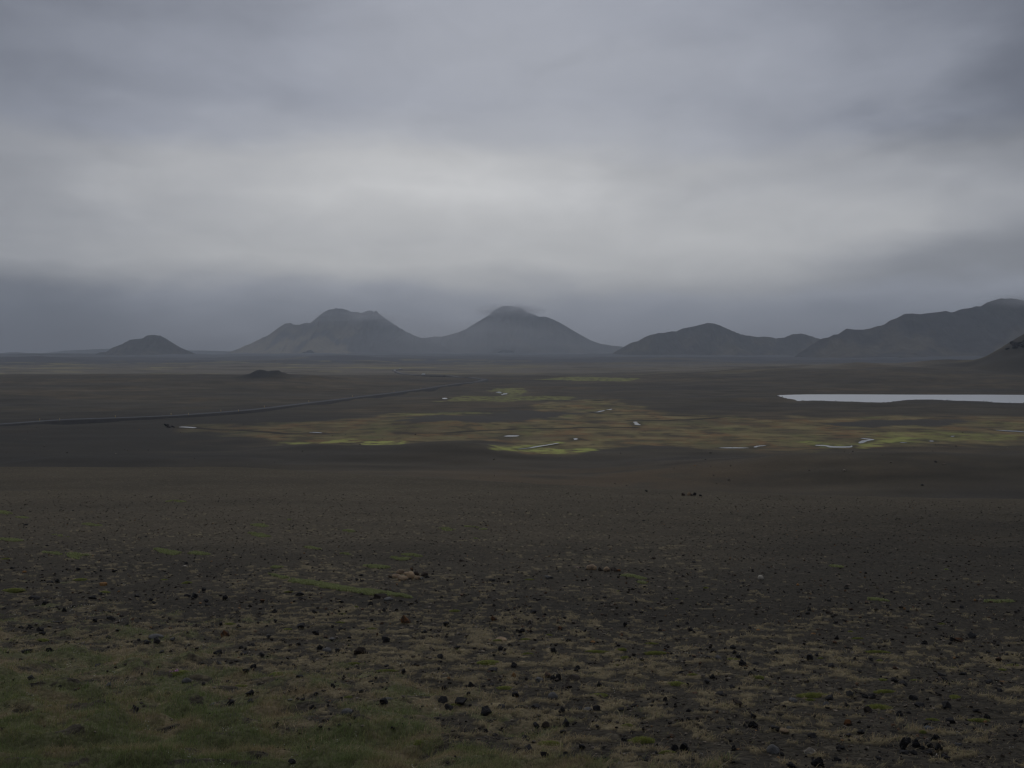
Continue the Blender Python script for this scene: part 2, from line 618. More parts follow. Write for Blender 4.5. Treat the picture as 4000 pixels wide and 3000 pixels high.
RUST = [flat_pts(p) for p in (
    [(553, 922), (680, 910), (800, 908), (880, 898), (960, 896), (900, 906), (760, 914), (640, 920)],
    [(1500, 905), (1660, 903), (1900, 904), (2212, 903), (2212, 912), (1800, 914), (1600, 918)],
    [(1106, 935), (1250, 940), (1400, 944), (1550, 948), (1659, 952), (1659, 962), (1400, 960), (1200, 950)],
)]


POOLS = [
    ('square pond on the green flat below the road end', [(955, 860.8), (957, 859), (964, 859), (966, 862.5), (958, 863.5)]),
    ('looping stream bend beside the far green flat', [(1071, 847), (1080, 845), (1086, 849), (1096, 849.5), (1093, 853), (1082, 854.5), (1088, 851), (1077, 848.5)]),
    ('upper winding stream in the olive bog', [(1279, 889), (1288, 890.5), (1297, 887), (1307, 886), (1304, 888), (1290, 891.5)]),
    ('short bright stream piece above the winding stream', [(1309, 885.6), (1316, 884), (1322, 883), (1320, 885.5)]),
    ('crooked white pool in the middle of the bog', [(1367, 910.5), (1376, 910), (1377.5, 914), (1384, 919.5), (1374.5, 919.5), (1370, 917), (1371, 914)]),
    ('patchy pool beside the bright moss at centre', [(1088, 943), (1096, 940.5), (1110, 940), (1122, 941), (1115, 943.5), (1100, 944)]),
    ('forked pool in the bog right of the centre moss', [(1238, 946.5), (1245, 946), (1248, 948.5), (1244, 951), (1239, 951), (1241, 948.5)]),
    ('thin water line along the brightest moss strip', [(1121, 971.5), (1150, 966.5), (1180, 961.5), (1204, 957), (1206, 958), (1180, 964), (1150, 969), (1125, 973)]),
    ('narrow pool in the left part of the bog', [(667, 934), (680, 933), (695, 934.6), (692, 936), (678, 935)]),
    ('stream fall below the road on the left', [(386, 922.5), (400, 921), (424, 923.5), (418, 925.5), (405, 924.5)]),
    ('frayed pool on the lower bog edge', [(1552, 967.8), (1575, 966), (1600, 966.5), (1619, 968), (1600, 969), (1570, 969)]),
    ('frayed pool right of the other lower edge pool', [(1628, 967), (1634, 963), (1652, 961.5), (1653, 962.7), (1638, 965), (1635, 967.5)]),
    ('wide white pool among bright moss at right', [(1761, 960.5), (1784, 961), (1799, 964), (1834, 964.5), (1839, 961.5), (1838, 968), (1795, 968.3), (1784, 964.5), (1766, 963)]),
    ('forked stream above the wide white pool', [(1854, 959.5), (1861, 952), (1876, 950), (1859, 945.5), (1867, 945), (1889, 949), (1874, 953.5), (1864, 959.6)]),
    ('long stream pool at the right edge of the bog', [(2149, 928), (2166, 928.5), (2199, 930.5), (2216, 933), (2240, 934), (2236, 936), (2190, 932.8), (2166, 931)]),
    ('tiny dash of water in the right bog', [(1943, 956), (1950, 955.4), (1960, 956), (1950, 957)]),
    ('tiny pool above the right bog edge', [(2006, 953), (2012, 951.5), (2018, 953.5), (2012, 954.6)]),
    ('small water glint among right bog moss', [(2054, 942), (2062, 941.5), (2060, 943.5), (2055, 943.5)]),
]


def pool_outline(pxs):
    my = sum(p[1] for p in pxs) / len(pxs)
    return np.array(smooth_loop([tuple(p[:2]) for p in at([p[0] for p in pxs], [my + 0.72 * (p[1] - my) for p in pxs])], 4))


def smooth_loop(pts, n=5):
    res = []
    m = len(pts)
    for i in range(m):
        p0, p1, p2, p3 = (np.array(pts[(i + k) % m]) for k in (-1, 0, 1, 2))
        for s in range(n):
            q = s / n
            res.append(tuple(0.5 * (2 * p1 + (p2 - p0) * q + (2 * p0 - 5 * p1 + 4 * p2 - p3) * q * q + (3 * p1 - p0 - 3 * p2 + p3) * q ** 3)))
    return res


POOL_XY = [pool_outline(pxs) for lab, pxs in POOLS]


def poly_soft(x, y, poly, soft):
    """1 inside, 0 outside, with an uneven edge SOFT metres wide"""
    xs = np.array([p[0] for p in poly])
    ys = np.array([p[1] for p in poly])
    m = (x > xs.min() - 3 * soft) & (x < xs.max() + 3 * soft) & (y > ys.min() - 3 * soft) & (y < ys.max() + 3 * soft)
    res = np.zeros(np.shape(x))
    if np.any(m):
        xx, yy = x[m], y[m]
        d = seg_dist(xx, yy, poly + poly[:1])
        d = np.where(inside(xx, yy, poly), d, -d)
        d = d + soft * 1.2 * fbm(xx / (soft * 2.5), yy / (soft * 2.5), 4, 61)
        res[m] = sstep(-soft * 0.5, soft * 0.5, d)
    return res


def ground_colour(x, y):
    dist = np.hypot(x, y)
    n1 = fbm(x / 30, y / 18, 4, 71)
    n2 = fbm(x / 190, y / 70, 4, 73)
    n3 = fbm(x / 8, y / 5, 3, 75)
    base = np.zeros((len(x), 3))
    base[:] = (0.063, 0.0515, 0.0325)
    soil = np.clip(sstep(62, 22, y + 4 * n3) + 0.5 * sstep(0.1, 0.5, x / np.maximum(y, 5) + 0.15 * n1) - 0.15 * n1, 0, 1)  # darker soil low on the slope, plus painted dimmer light at right
    base = mix(base, (0.031, 0.0265, 0.0185), 0.94 * soil)      # soil darker low on the slope; dimmer light at right painted in
    base = base * (1 + 0.14 * n1 + 0.12 * n3)[:, None]
    stony = np.ones(len(x))
    # valley and plain: smooth brown cinder, streaked
    v = sstep(130, 200, dist)
    val = np.zeros((len(x), 3))
    val[:] = (0.066, 0.0555, 0.038)
    val = mix(val, (0.092, 0.070, 0.042), sstep(0.0, 0.8, n2 + 0.5 * n1) * 0.8)
    val = mix(val, (0.046, 0.041, 0.034), sstep(0.0, 0.8, -n2 + 0.3 * n1) * 0.7)
    n4 = fbm(x / 45, y / 12, 4, 79)
    val = val * (1 + 0.20 * n1 + 0.30 * n4)[:, None]
    val = mix(val, (0.032, 0.029, 0.0235), 0.8 * np.clip(sstep(-30, -170, x + 40 * n1) * sstep(700, 500, y) + 0.5 * sstep(120, 260, x + 40 * n1) * sstep(420, 330, y), 0, 1))   # cinder painted darker at left and right, where less light reaches the valley
    val = mix(val, (0.108, 0.086, 0.056), 0.8 * gauss(x, 5 + 30 * n1, 85) * gauss(y, 250 + 20 * n1, 55))     # sunlight through a cloud gap, painted as a lighter patch below the slope
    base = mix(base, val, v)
    stony = stony * (1 - 0.45 * v)
    # ochre stain at the foot of the slope
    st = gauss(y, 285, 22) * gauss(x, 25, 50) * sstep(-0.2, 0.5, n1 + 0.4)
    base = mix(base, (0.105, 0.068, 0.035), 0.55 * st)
    # black lava mounds on the left crest
    lm = np.exp(-((x + 293) / 26) ** 2 - ((y - 1050) / 60) ** 2) * 1.5
    base = mix(base, (0.022, 0.022, 0.023), np.clip(lm, 0, 1))
    # the bog
    bog = poly_soft(x, y, BOG, 15.0) * (0.55 + 0.45 * sstep(-0.5, 0.2, fbm(x / 40, y / 30, 4, 89))) * (0.35 + 0.65 * sstep(-190, -110, x))
    nb = fbm(x / 26, y / 34, 4, 81)
    nb2 = fbm(x / 5.0, y / 12.0, 4, 83)
    bogc = np.zeros((len(x), 3))
    bogc[:] = (0.165, 0.142, 0.072)
    bogc = mix(bogc, (0.185, 0.122, 0.060), sstep(0.0, 0.7, nb + 0.4 * nb2))
    bogc = mix(bogc, (0.135, 0.140, 0.060), sstep(0.1, 0.8, -nb + 0.4 * nb2))
    bogc = mix(bogc, (0.070, 0.056, 0.034), 0.9 * sstep(0.15, 0.75, fbm(x / 11.0, y / 9.0, 4, 85)))
    for poly in RUST:
        bogc = mix(bogc, (0.180, 0.112, 0.055), 0.6 * poly_soft(x, y, poly, 8.0) * sstep(-0.5, 0.4, nb2))
    straw = fbm(x / 18, y / 14, 4, 93)
    bogc = mix(bogc, (0.23, 0.195, 0.105), 0.7 * sstep(0.15, 0.6, straw))
    bogc = mix(bogc, (0.075, 0.062, 0.042), 0.8 * sstep(0.15, 0.6, -straw))
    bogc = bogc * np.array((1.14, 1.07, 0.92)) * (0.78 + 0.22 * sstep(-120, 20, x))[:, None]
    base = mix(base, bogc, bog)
    for poly in BARE:
        k = poly_soft(x, y, poly, 8.0)
        base = mix(base, (0.066, 0.059, 0.048), k)
        bog = bog * (1 - k)
    for poly, s in BRIGHT:
        k = poly_soft(x, y, poly, 5.0)
        base = mix(base, (0.33, 0.345, 0.09), s * k * sstep(-0.6, 0.35, fbm(x / 7.0, y / 9.0, 4, 87) + 0.12))
    for pts in CUTS:
        m = bog > -1
        xs = np.array([p[0] for p in pts]); ys = np.array([p[1] for p in pts])
        m = (x > xs.min() - 10) & (x < xs.max() + 10) & (y > ys.min() - 25) & (y < ys.max() + 25)
        if m.any():
            d = seg_dist(x[m], y[m] + 4 * perlin(x[m] / 20, y[m] / 20, 91), pts)
            base[m] = mix(base[m], (0.022, 0.019, 0.015), 0.85 * sstep(4.5, 1.5, d))
    for g_ in POOL_XY:
        m = (x > g_[:, 0].min() - 8) & (x < g_[:, 0].max() + 8) & (y > g_[:, 1].min() - 12) & (y < g_[:, 1].max() + 12)
        if m.any():
            d = seg_dist(x[m], y[m], [tuple(q) for q in g_] + [tuple(g_[0])])
            base[m] = mix(base[m], (0.034, 0.030, 0.020), 0.6 * sstep(4.5, 1.0, d + 1.5 * perlin(x[m] / 4, y[m] / 4, 99)))
    stony = stony * (1 - 0.5 * bog)
    # scattered low heath on the plain beyond, yellow moss at the feet of the mountains
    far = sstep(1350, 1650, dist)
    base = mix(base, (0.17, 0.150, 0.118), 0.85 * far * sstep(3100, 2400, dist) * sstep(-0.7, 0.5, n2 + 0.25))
    base = mix(base, (0.068, 0.071, 0.079), sstep(2350, 3100, dist + 500 * n2 + 250 * n1))  # distant haze tone painted into the ground colour as blue grey
    fh = 1 - sstep(150, 240, np.hypot(x - 842, (y - 1240) * 0.75))
    base = mix(base, (0.040, 0.036, 0.029), fh)
    st1 = fbm(x / 300, y / 150, 4, 95)
    st2 = fbm(x / 90, y / 60, 4, 97)
    yel = sstep(0.22, 0.6, st1 + 0.35 * st2) * far * sstep(4200, 2600, dist) * sstep(100, -350, x - 0.05 * y)
    base = mix(base, (0.30, 0.265, 0.125), 0.9 * yel)
    yel2 = sstep(0.35, 0.7, st1 + 0.4 * st2) * sstep(1000, 1500, dist) * sstep(4200, 3000, dist)
    base = mix(base, (0.15, 0.125, 0.07), 0.5 * yel2)
    stony = stony * (1 - 0.7 * far)
    # lake shore: wet black gravel
    # turf and dry grass underfoot
    nearm = dist < 70
    if nearm.any():
        g, vv = grass_level(x[nearm], y[nearm])
        dcov = dry_cover(x[nearm], y[nearm])
        bn = base[nearm]
        bn = mix(bn, (0.150, 0.122, 0.068), 0.75 * dcov * (1 - g))
        hn = fbm(x[nearm] / 1.3, y[nearm] / 1.0, 4, 221)
        hole = sstep(0.28, 0.5, -fbm(x[nearm] / 0.8, y[nearm] / 0.6, 3, 241))
        g = g * (1 - 0.9 * hole)
        bn = mix(bn, mix(np.tile((0.095, 0.095, 0.045), (len(bn), 1)), (0.15, 0.118, 0.068), sstep(-0.02, 0.5, hn)), 0.9 * sstep(0.15, 0.6, g))
        base[nearm] = bn
        stony[nearm] = stony[nearm] * (1 - 0.6 * np.maximum(g, 0.6 * dcov))
    return np.clip(base, 0.012, 1), stony


def build_ground():
    th = np.concatenate([np.linspace(-180, -60, 40)[:-1], np.linspace(-60, -33, 60)[:-1], np.linspace(-33, 33, 1250),
                         np.linspace(33, 60, 60)[1:], np.linspace(60, 180, 40)[1:-1]])
    th = np.radians(th)
    vv = np.linspace(755 + F * 1.5 / math.sqrt(5.5), 755 + F * 1.5 / math.sqrt(132), 470)
    r1 = (F * 1.5 / (vv - 755)) ** 2
    r2 = 1.0 / np.linspace(1 / 134.0, 1 / 235.0, 46)
    r3 = 1.0 / np.linspace(1 / 238.0, 1 / 1250.0, 400)
    r4 = 1.0 / np.linspace(1 / 1262.0, 1 / 11500.0, 140)
    rs = np.concatenate([np.linspace(0.25, 5.2, 26), r1, r2, r3, r4])
    R, T = np.meshgrid(rs, th, indexing='ij')
    x, y = (R * np.sin(T)).ravel(), (R * np.cos(T)).ravel()
    z = height(x, y)
    nr, ntn = R.shape
    i = np.arange(nr - 1)[:, None] * ntn
    j = np.arange(ntn)[None, :]
    j2 = (j + 1) % ntn
    faces = np.stack([i + j, i + j2, i + ntn + j2, i + ntn + j], -1).reshape(-1, 4)[:, ::-1]
    verts = np.stack([x, y, z], -1)
    # close the middle
    verts = np.vstack([verts, [[0, 0, float(height(np.array([0.0]), np.array([0.01]))[0])]]])
    me = mesh_np('terrain', verts, faces, True)
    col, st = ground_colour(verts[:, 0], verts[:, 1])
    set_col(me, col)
    a = me.attributes.new('stony', 'FLOAT', 'POINT')
    a.data.foreach_set('value', st.astype(np.float32))
    return tag(link('terrain', me, M_GROUND), 'brown gravel slope falling to a wide dark cinder plain with an olive bog', None, None, 'structure')


build_ground()


# ------------------------------------------------------------------ mountains
def mountain(name, label, sil, dist, spread, seed, col_low, col_high, moss, base=-4.0, gully=1.0, power=1.2, back=1.0):
    """a range whose crest runs along SIL (photograph pixels) DIST metres away"""
    pts = []
    for px, py in sil:
        d = pix_dir(px, py)
        k = dist / d[1]
        pts.append((d[0] * k, CAM_Z + d[2] * k))
    xs = np.array([p[0] for p in pts])
    zs = np.array([p[1] for p in pts])
    zmax = zs.max()
    W = spread * (zmax - base)
    nu, nv = 420, 150
    x0, x1 = xs.min() - 60, xs.max() + 60
    u = np.linspace(x0, x1, nu)
    v = np.linspace(-1, back, nv)
    U, V = np.meshgrid(u, v * W, indexing='ij')
    # spurs: the crest profile is shifted sideways down the slopes
    tt = np.abs(V) / W
    shift = 0.55 * W * tt * perlin(U / (0.9 * W), V / (1.3 * W), seed) + 0.10 * W * tt * perlin(U / (0.22 * W), V / (0.5 * W), seed + 3)
    P = np.interp(U + shift, xs, zs, left=base, right=base)
    hgt = np.maximum(P - base, 1.0)
    cr = 0.10 * W * perlin(U / (0.6 * W), U * 0, seed + 5)           # the crest wanders fore and aft
    reach = spread * hgt * (1 + 0.25 * perlin(U / (0.5 * W), V / W, seed + 7))
    s = np.clip(np.abs(V - cr) / np.maximum(reach, 5.0), 0, 1)
    prof = (1 - s) ** power
    g = np.abs(perlin(U / (0.13 * W), V / (0.55 * W), seed + 11)) + 0.5 * np.abs(perlin(U / (0.055 * W), V / (0.25 * W), seed + 12))
    cut = gully * 0.30 * hgt * g * np.clip(s * 4, 0, 1) * (1 - s)
    Z = base + hgt * prof - cut
    # small crags along the crest
    Z = Z + 0.0 * U
    col = np.zeros((nu * nv, 3))
    rel = ((Z - base) / (zmax - base)).ravel()
    col[:] = col_low
    col = mix(col, col_high, sstep(0.1, 0.8, rel))
    nm = fbm(U / (0.35 * W), V / (0.35 * W), 4, seed + 20).ravel()
    if moss:
        k, left = moss
        w = sstep(0.95, 0.1, rel) * sstep(-0.15, 0.45, nm + (0.0 if left is None else 1.3 * (sstep(left, left - 0.9 * W, U.ravel()) - 0.6)))
        col = mix(col, (0.20, 0.155, 0.085), k * w)
    verts = np.stack([U.ravel(), (dist + V).ravel(), Z.ravel()], -1)
    i = np.arange(nu - 1)[:, None] * nv
    j = np.arange(nv - 1)[None, :]
    faces = np.stack([i + j, i + nv + j, i + nv + j + 1, i + j + 1], -1).reshape(-1, 4)
    me = mesh_np(name, verts, faces, True)
    set_col(me, col)
    return tag(link(name, me, M_MOUNTAIN), label, None, None, 'structure')


SIL_A = [(150, 785), (190, 772), (210, 764), (217, 761), (230, 760), (245, 750.6), (265, 743), (282, 733.6), (297, 732), (307, 730.6), (316, 724.4),
         (330, 723), (347, 725), (360, 732), (375, 742), (390, 750.6), (410, 759), (437, 770), (480, 785)]
SIL_B = [(420, 790), (457, 777), (475, 769), (512, 753), (545, 738), (553, 733), (573, 724), (588, 713), (603, 703), (613, 698), (628, 697.5), (633, 700.6),
         (648, 701), (660, 697), (672, 697.6), (683, 690.6), (695, 680.6), (708, 672), (718, 668), (725, 668.6), (729, 665.6), (745, 667), (755, 671),
         (763, 674), (768, 673), (778, 675), (788, 672.6), (798, 670), (803, 671), (807, 673.2), (812, 671), (818, 677), (833, 688), (848, 698), (863, 708),
         (878, 717), (893, 724), (908, 730), (940, 742), (1000, 765), (1040, 790)]
SIL_C = [(820, 790), (860, 745), (890, 731), (908, 729.5), (923, 728.6), (938, 726), (953, 727), (968, 724), (988, 718), (1008, 709), (1023, 700.6), (1038, 690.6),
         (1060, 678), (1068, 669), (1083, 662), (1098, 659.5), (1106, 660.6), (1126, 664), (1138, 673), (1153, 678), (1163, 682.6), (1178, 683), (1193, 689),
         (1211, 697), (1231, 709), (1251, 721), (1271, 732), (1291, 740.6), (1306, 743.6), (1331, 747), (1346, 749), (1380, 757), (1440, 785)]
SIL_D = [(1270, 788), (1310, 770), (1346, 750), (1358, 743), (1367, 739), (1378, 737), (1393, 728), (1406, 723), (1423, 719), (1441, 718), (1448, 715.6),
         (1466, 715), (1478, 708.6), (1496, 705.6), (1513, 702), (1531, 697), (1546, 698), (1561, 704), (1581, 714), (1601, 722), (1621, 725.6), (1636, 727.6),
         (1659, 727), (1674, 730.6), (1694, 729), (1711, 722), (1731, 720), (1744, 723), (1759, 728), (1774, 733), (1800, 745), (1860, 785)]
SIL_E = [(1690, 790), (1730, 760), (1774, 733), (1789, 729), (1799, 727), (1809, 722.6), (1821, 720.6), (1841, 709), (1859, 710.6), (1879, 710.6), (1894, 707),
         (1914, 702), (1931, 690.6), (1959, 677), (1974, 675.6), (1991, 677.6), (2009, 675), (2044, 671), (2056, 674), (2071, 669), (2094, 664), (2106, 660.6),
         (2116, 662), (2131, 653), (2161, 643.6), (2184, 644), (2212, 647), (2290, 652), (2380, 676), (2500, 705), (2600, 740), (2700, 790)]
SIL_F = [(-500, 772), (-300, 764), (-60, 764.5), (0, 764.4), (90, 763.8), (150, 763.6), (200, 765), (260, 772), (330, 790)]
SIL_G = [(60, 775), (100, 762), (140, 757.5), (185, 755.5), (237, 753), (300, 752), (360, 754), (420, 757), (470, 758), (520, 760), (640, 775)]
DARK, DARKH = (0.050, 0.045, 0.042), (0.036, 0.035, 0.036)
mountain('mountain', 'small flat topped hill standing alone, leftmost of the far peaks', SIL_A, 6000, 2.3, 101, DARK, DARKH, (0.3, None), gully=0.6)
mountain('mountain', 'broad rugged mountain with a notched double summit and ochre left flank', SIL_B, 9000, 2.4, 111, DARK, DARKH, (0.95, -1000.0), gully=1.0)
mountain('mountain', 'pointed conical mountain at the centre with its tip in the cloud', SIL_C, 9300, 2.4, 121, DARK, DARKH, (0.25, None), gully=1.0)
mountain('mountain', 'long dark ridge with one rounded summit right of the conical mountain', SIL_D, 5900, 2.6, 131, DARK, DARKH, (0.3, None), gully=0.9)
mountain('mountain', 'highest dark mountain wall rising in steps at the right edge', SIL_E, 4700, 2.4, 141, DARK, DARKH, (0.3, None), gully=0.9)
mountain('hills', 'low flat blue ridge on the left horizon', SIL_F, 5600, 30.0, 151, DARK, DARKH, None, gully=0.3)
mountain('hills', 'faint pale ridge behind the small flat topped hill', SIL_G, 10400, 4.0, 161, DARK, DARKH, None, gully=0.3)


# ------------------------------------------------------------------ water
def water_sheet(pts, lift, name, label):
    bm = bmesh.new()
    vs = [bm.verts.new((p[0], p[1], p[2] + lift)) for p in pts]
    f = bm.faces.new(vs)
    if f.normal.z < 0:
        f.normal_flip()
    bmesh.ops.triangulate(bm, faces=bm.faces[:])
    bm.normal_update()
    for f in bm.faces:
        if f.normal.z < 0:
            f.normal_flip()
    me = bpy.data.meshes.new(name)
    bm.to_mesh(me)
    bm.free()
    return tag(link(name, me, M_LAKE if name == 'lake_water' else M_WATER), label, None, None, 'structure')


water_sheet([(x, y, 0) for x, y in smooth_loop(LAKE, 6)], 0.0, 'lake_water', 'pale grey lake lying on the plain at the right')

for (lab, pxs), g in zip(POOLS, POOL_XY):
    zz = height(g[:, 0], g[:, 1])
    water_sheet([(x, y, max(z, zz.mean() - 0.05)) for (x, y), z in zip(g, zz)], 0.07, 'pool_water', lab)


# ------------------------------------------------------------------ road on its bank
ROAD_PX = [(-260, 925), (-100, 921), (0, 917.5), (125, 912.5), (250, 906), (375, 899), (465, 893.5), (553, 886.5), (678, 872), (803, 855.8), (928, 839), (985, 829.5), (1018, 824.5), (1042, 821)]
ROAD_FAR = [(1042, 821), (1046, 819.2), (1036, 818), (1018, 816.6), (998, 815), (972, 813.6), (943, 812.6), (905, 811), (870, 807.5), (856, 803), (852, 799.5), (872, 797)]
ROAD_LIFT = 1.5


def road():
    p = at([q[0] for q in ROAD_PX], [q[1] + 2.2 for q in ROAD_PX])
    p2 = at([q[0] for q in ROAD_FAR[1:]], [q[1] + 1 for q in ROAD_FAR[1:]])
    pts = np.vstack([p, p2])[:, :2]
    # Catmull-Rom through the points
    dense = []
    P = np.vstack([2 * pts[0] - pts[1], pts, 2 * pts[-1] - pts[-2]])
    for i in range(1, len(P) - 2):
        n = max(4, int(np.linalg.norm(P[i + 1] - P[i]) / 9))
        for s in range(n):
            q = s / n
            dense.append(0.5 * (2 * P[i] + (P[i + 1] - P[i - 1]) * q + (2 * P[i - 1] - 5 * P[i] + 4 * P[i + 1] - P[i + 2]) * q * q + (3 * P[i] - P[i - 1] - 3 * P[i + 1] + P[i + 2]) * q ** 3))
    c = np.array(dense)
    d = np.gradient(c, axis=0)
    d /= np.linalg.norm(d, axis=1)[:, None] + 1e-9
    nrm = np.stack([-d[:, 1], d[:, 0]], -1)
    z = height(c[:, 0], c[:, 1])
    k = np.ones(25) / 25
    z = np.convolve(np.pad(z, 12, mode='edge'), k, mode='valid') + ROAD_LIFT
    z = np.maximum(z, height(c[:, 0], c[:, 1]) + 0.5)
    prof = [(-9.0, -2.6), (-4.4, -0.10), (-3.5, 0.0), (-3.42, 0.01), (0, 0.05), (3.42, 0.01), (3.5, 0.0), (4.4, -0.10), (9.0, -2.6)]
    cols = [(0.034, 0.033, 0.033), (0.04, 0.038, 0.037), (0.058, 0.056, 0.053), (0.066, 0.068, 0.072), (0.076, 0.078, 0.082), (0.066, 0.068, 0.072), (0.058, 0.056, 0.053), (0.04, 0.038, 0.037), (0.034, 0.033, 0.033)]
    verts, vc = [], []
    for i in range(len(c)):
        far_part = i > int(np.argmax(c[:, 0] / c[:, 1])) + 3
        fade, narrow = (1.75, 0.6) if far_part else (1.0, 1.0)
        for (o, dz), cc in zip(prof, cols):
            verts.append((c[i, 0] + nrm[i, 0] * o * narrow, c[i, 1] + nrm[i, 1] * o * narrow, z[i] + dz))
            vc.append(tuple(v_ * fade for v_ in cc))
    m = len(prof)
    faces = []
    for i in range(len(c) - 1):
        for j in range(m - 1):
            faces.append((i * m + j, i * m + j + 1, i * m + m + j + 1, i * m + m + j)[::-1])
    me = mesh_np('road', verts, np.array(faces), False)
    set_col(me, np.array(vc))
    tag(link('road', me, M_ROAD), 'grey asphalt road on a low dark gravel bank crossing the plain', None, None, 'structure')
    return c, nrm, z


ROAD_C, ROAD_N, ROAD_Z = road()

# ------------------------------------------------------------------ haze
HAZE_DENSITY = 9.5e-5
bm = bmesh.new()
bmesh.ops.create_cube(bm, size=1.0)
for v_ in bm.verts:
    v_.co = Vector((v_.co.x * 23400, v_.co.y * 23400, -12.0 if v_.co.z < 0 else 640.0))
me = bpy.data.meshes.new('haze')
bm.to_mesh(me)
bm.free()
mh = bpy.data.materials.new('haze')
mh.use_nodes = True
mh.node_tree.nodes.clear()
ho = N(mh.node_tree, 'ShaderNodeOutputMaterial')
hv = N(mh.node_tree, 'ShaderNodeVolumePrincipled')
hv.inputs['Color'].default_value = (0.80, 0.89, 1.0, 1)
hv.inputs['Density'].default_value = HAZE_DENSITY
hv.inputs['Anisotropy'].default_value = 0.25
mh.node_tree.links.new(hv.outputs[0], ho.inputs['Volume'])
haze = link('haze', me, mh)
tag(haze, 'thin grey haze lying over the plain and the mountains', None, None, 'stuff')


# ------------------------------------------------------------------ mist clinging to the peaks
M_MIST = bpy.data.materials.new('mist')
M_MIST.use_nodes = True
t = M_MIST.node_tree
t.nodes.clear()
mo = N(t, 'ShaderNodeOutputMaterial')
mv = N(t, 'ShaderNodeVolumePrincipled')
mv.inputs['Color'].default_value = (0.95, 0.96, 1.0, 1)
mv.inputs['Anisotropy'].default_value = 0.7
tco = N(t, 'ShaderNodeTexCoord')
ln = N(t, 'ShaderNodeVectorMath', operation='LENGTH')
t.links.new(tco.outputs['Object'], ln.inputs[0])
fall = math_node(t, 'POWER', math_node(t, 'MAXIMUM', math_node(t, 'SUBTRACT', 1.0, math_node(t, 'MULTIPLY', ln.outputs['Value'], ln.outputs['Value'])), 0.0), 1.6)
oi_ = N(t, 'ShaderNodeObjectInfo')
wob = maprange(t, noise_tex(t, 2.2, 3.0, 0.55, tco.outputs['Object']), 0.35, 0.65, 0.25, 1.6)
sepc = N(t, 'ShaderNodeSeparateColor')
t.links.new(oi_.outputs['Color'], sepc.inputs[0])
t.links.new(math_node(t, 'MULTIPLY', math_node(t, 'MULTIPLY', fall, wob), math_node(t, 'MULTIPLY', sepc.outputs[0], 0.01)), mv.inputs['Density'])
t.links.new(mv.outputs[0], mo.inputs['Volume'])
bm = bmesh.new()
bmesh.ops.create_icosphere(bm, subdivisions=3, radius=1.0)
mist_me = bpy.data.meshes.new('mist')
bm.to_mesh(mist_me)
bm.free()
mist_me.materials.append(M_MIST)
for px, py, dist, rx, ry, rz, dens, lab in (
        (1102, 672, 9200, 460, 420, 95, 4.6e-3, 'mist capping the tip of the conical mountain'),
        (768, 690, 8900, 640, 420, 130, 2.6e-3, 'thin mist over the double summit of the broad mountain'),
        (1010, 722, 8100, 1050, 400, 230, 9.0e-4, 'pale veil of rain between the two central mountains'),
        (1060, 752, 7900, 2700, 450, 210, 3.6e-4, 'low rain mist along the feet of the central mountains'),
        (2215, 650, 4600, 260, 260, 50, 3.0e-3, 'mist touching the top of the highest mountain wall')):
    d = pix_dir(px, py)
    o = link('mist', mist_me)
    o.location = d / d[1] * dist + np.array((0, 0, CAM_Z))
    o.scale = (rx, ry, rz)
    o.color = (dens * 100, 0, 0, 1)
    tag(o, lab, None, None, 'stuff')

# ------------------------------------------------------------------ rocks
from mathutils import noise as mnoise


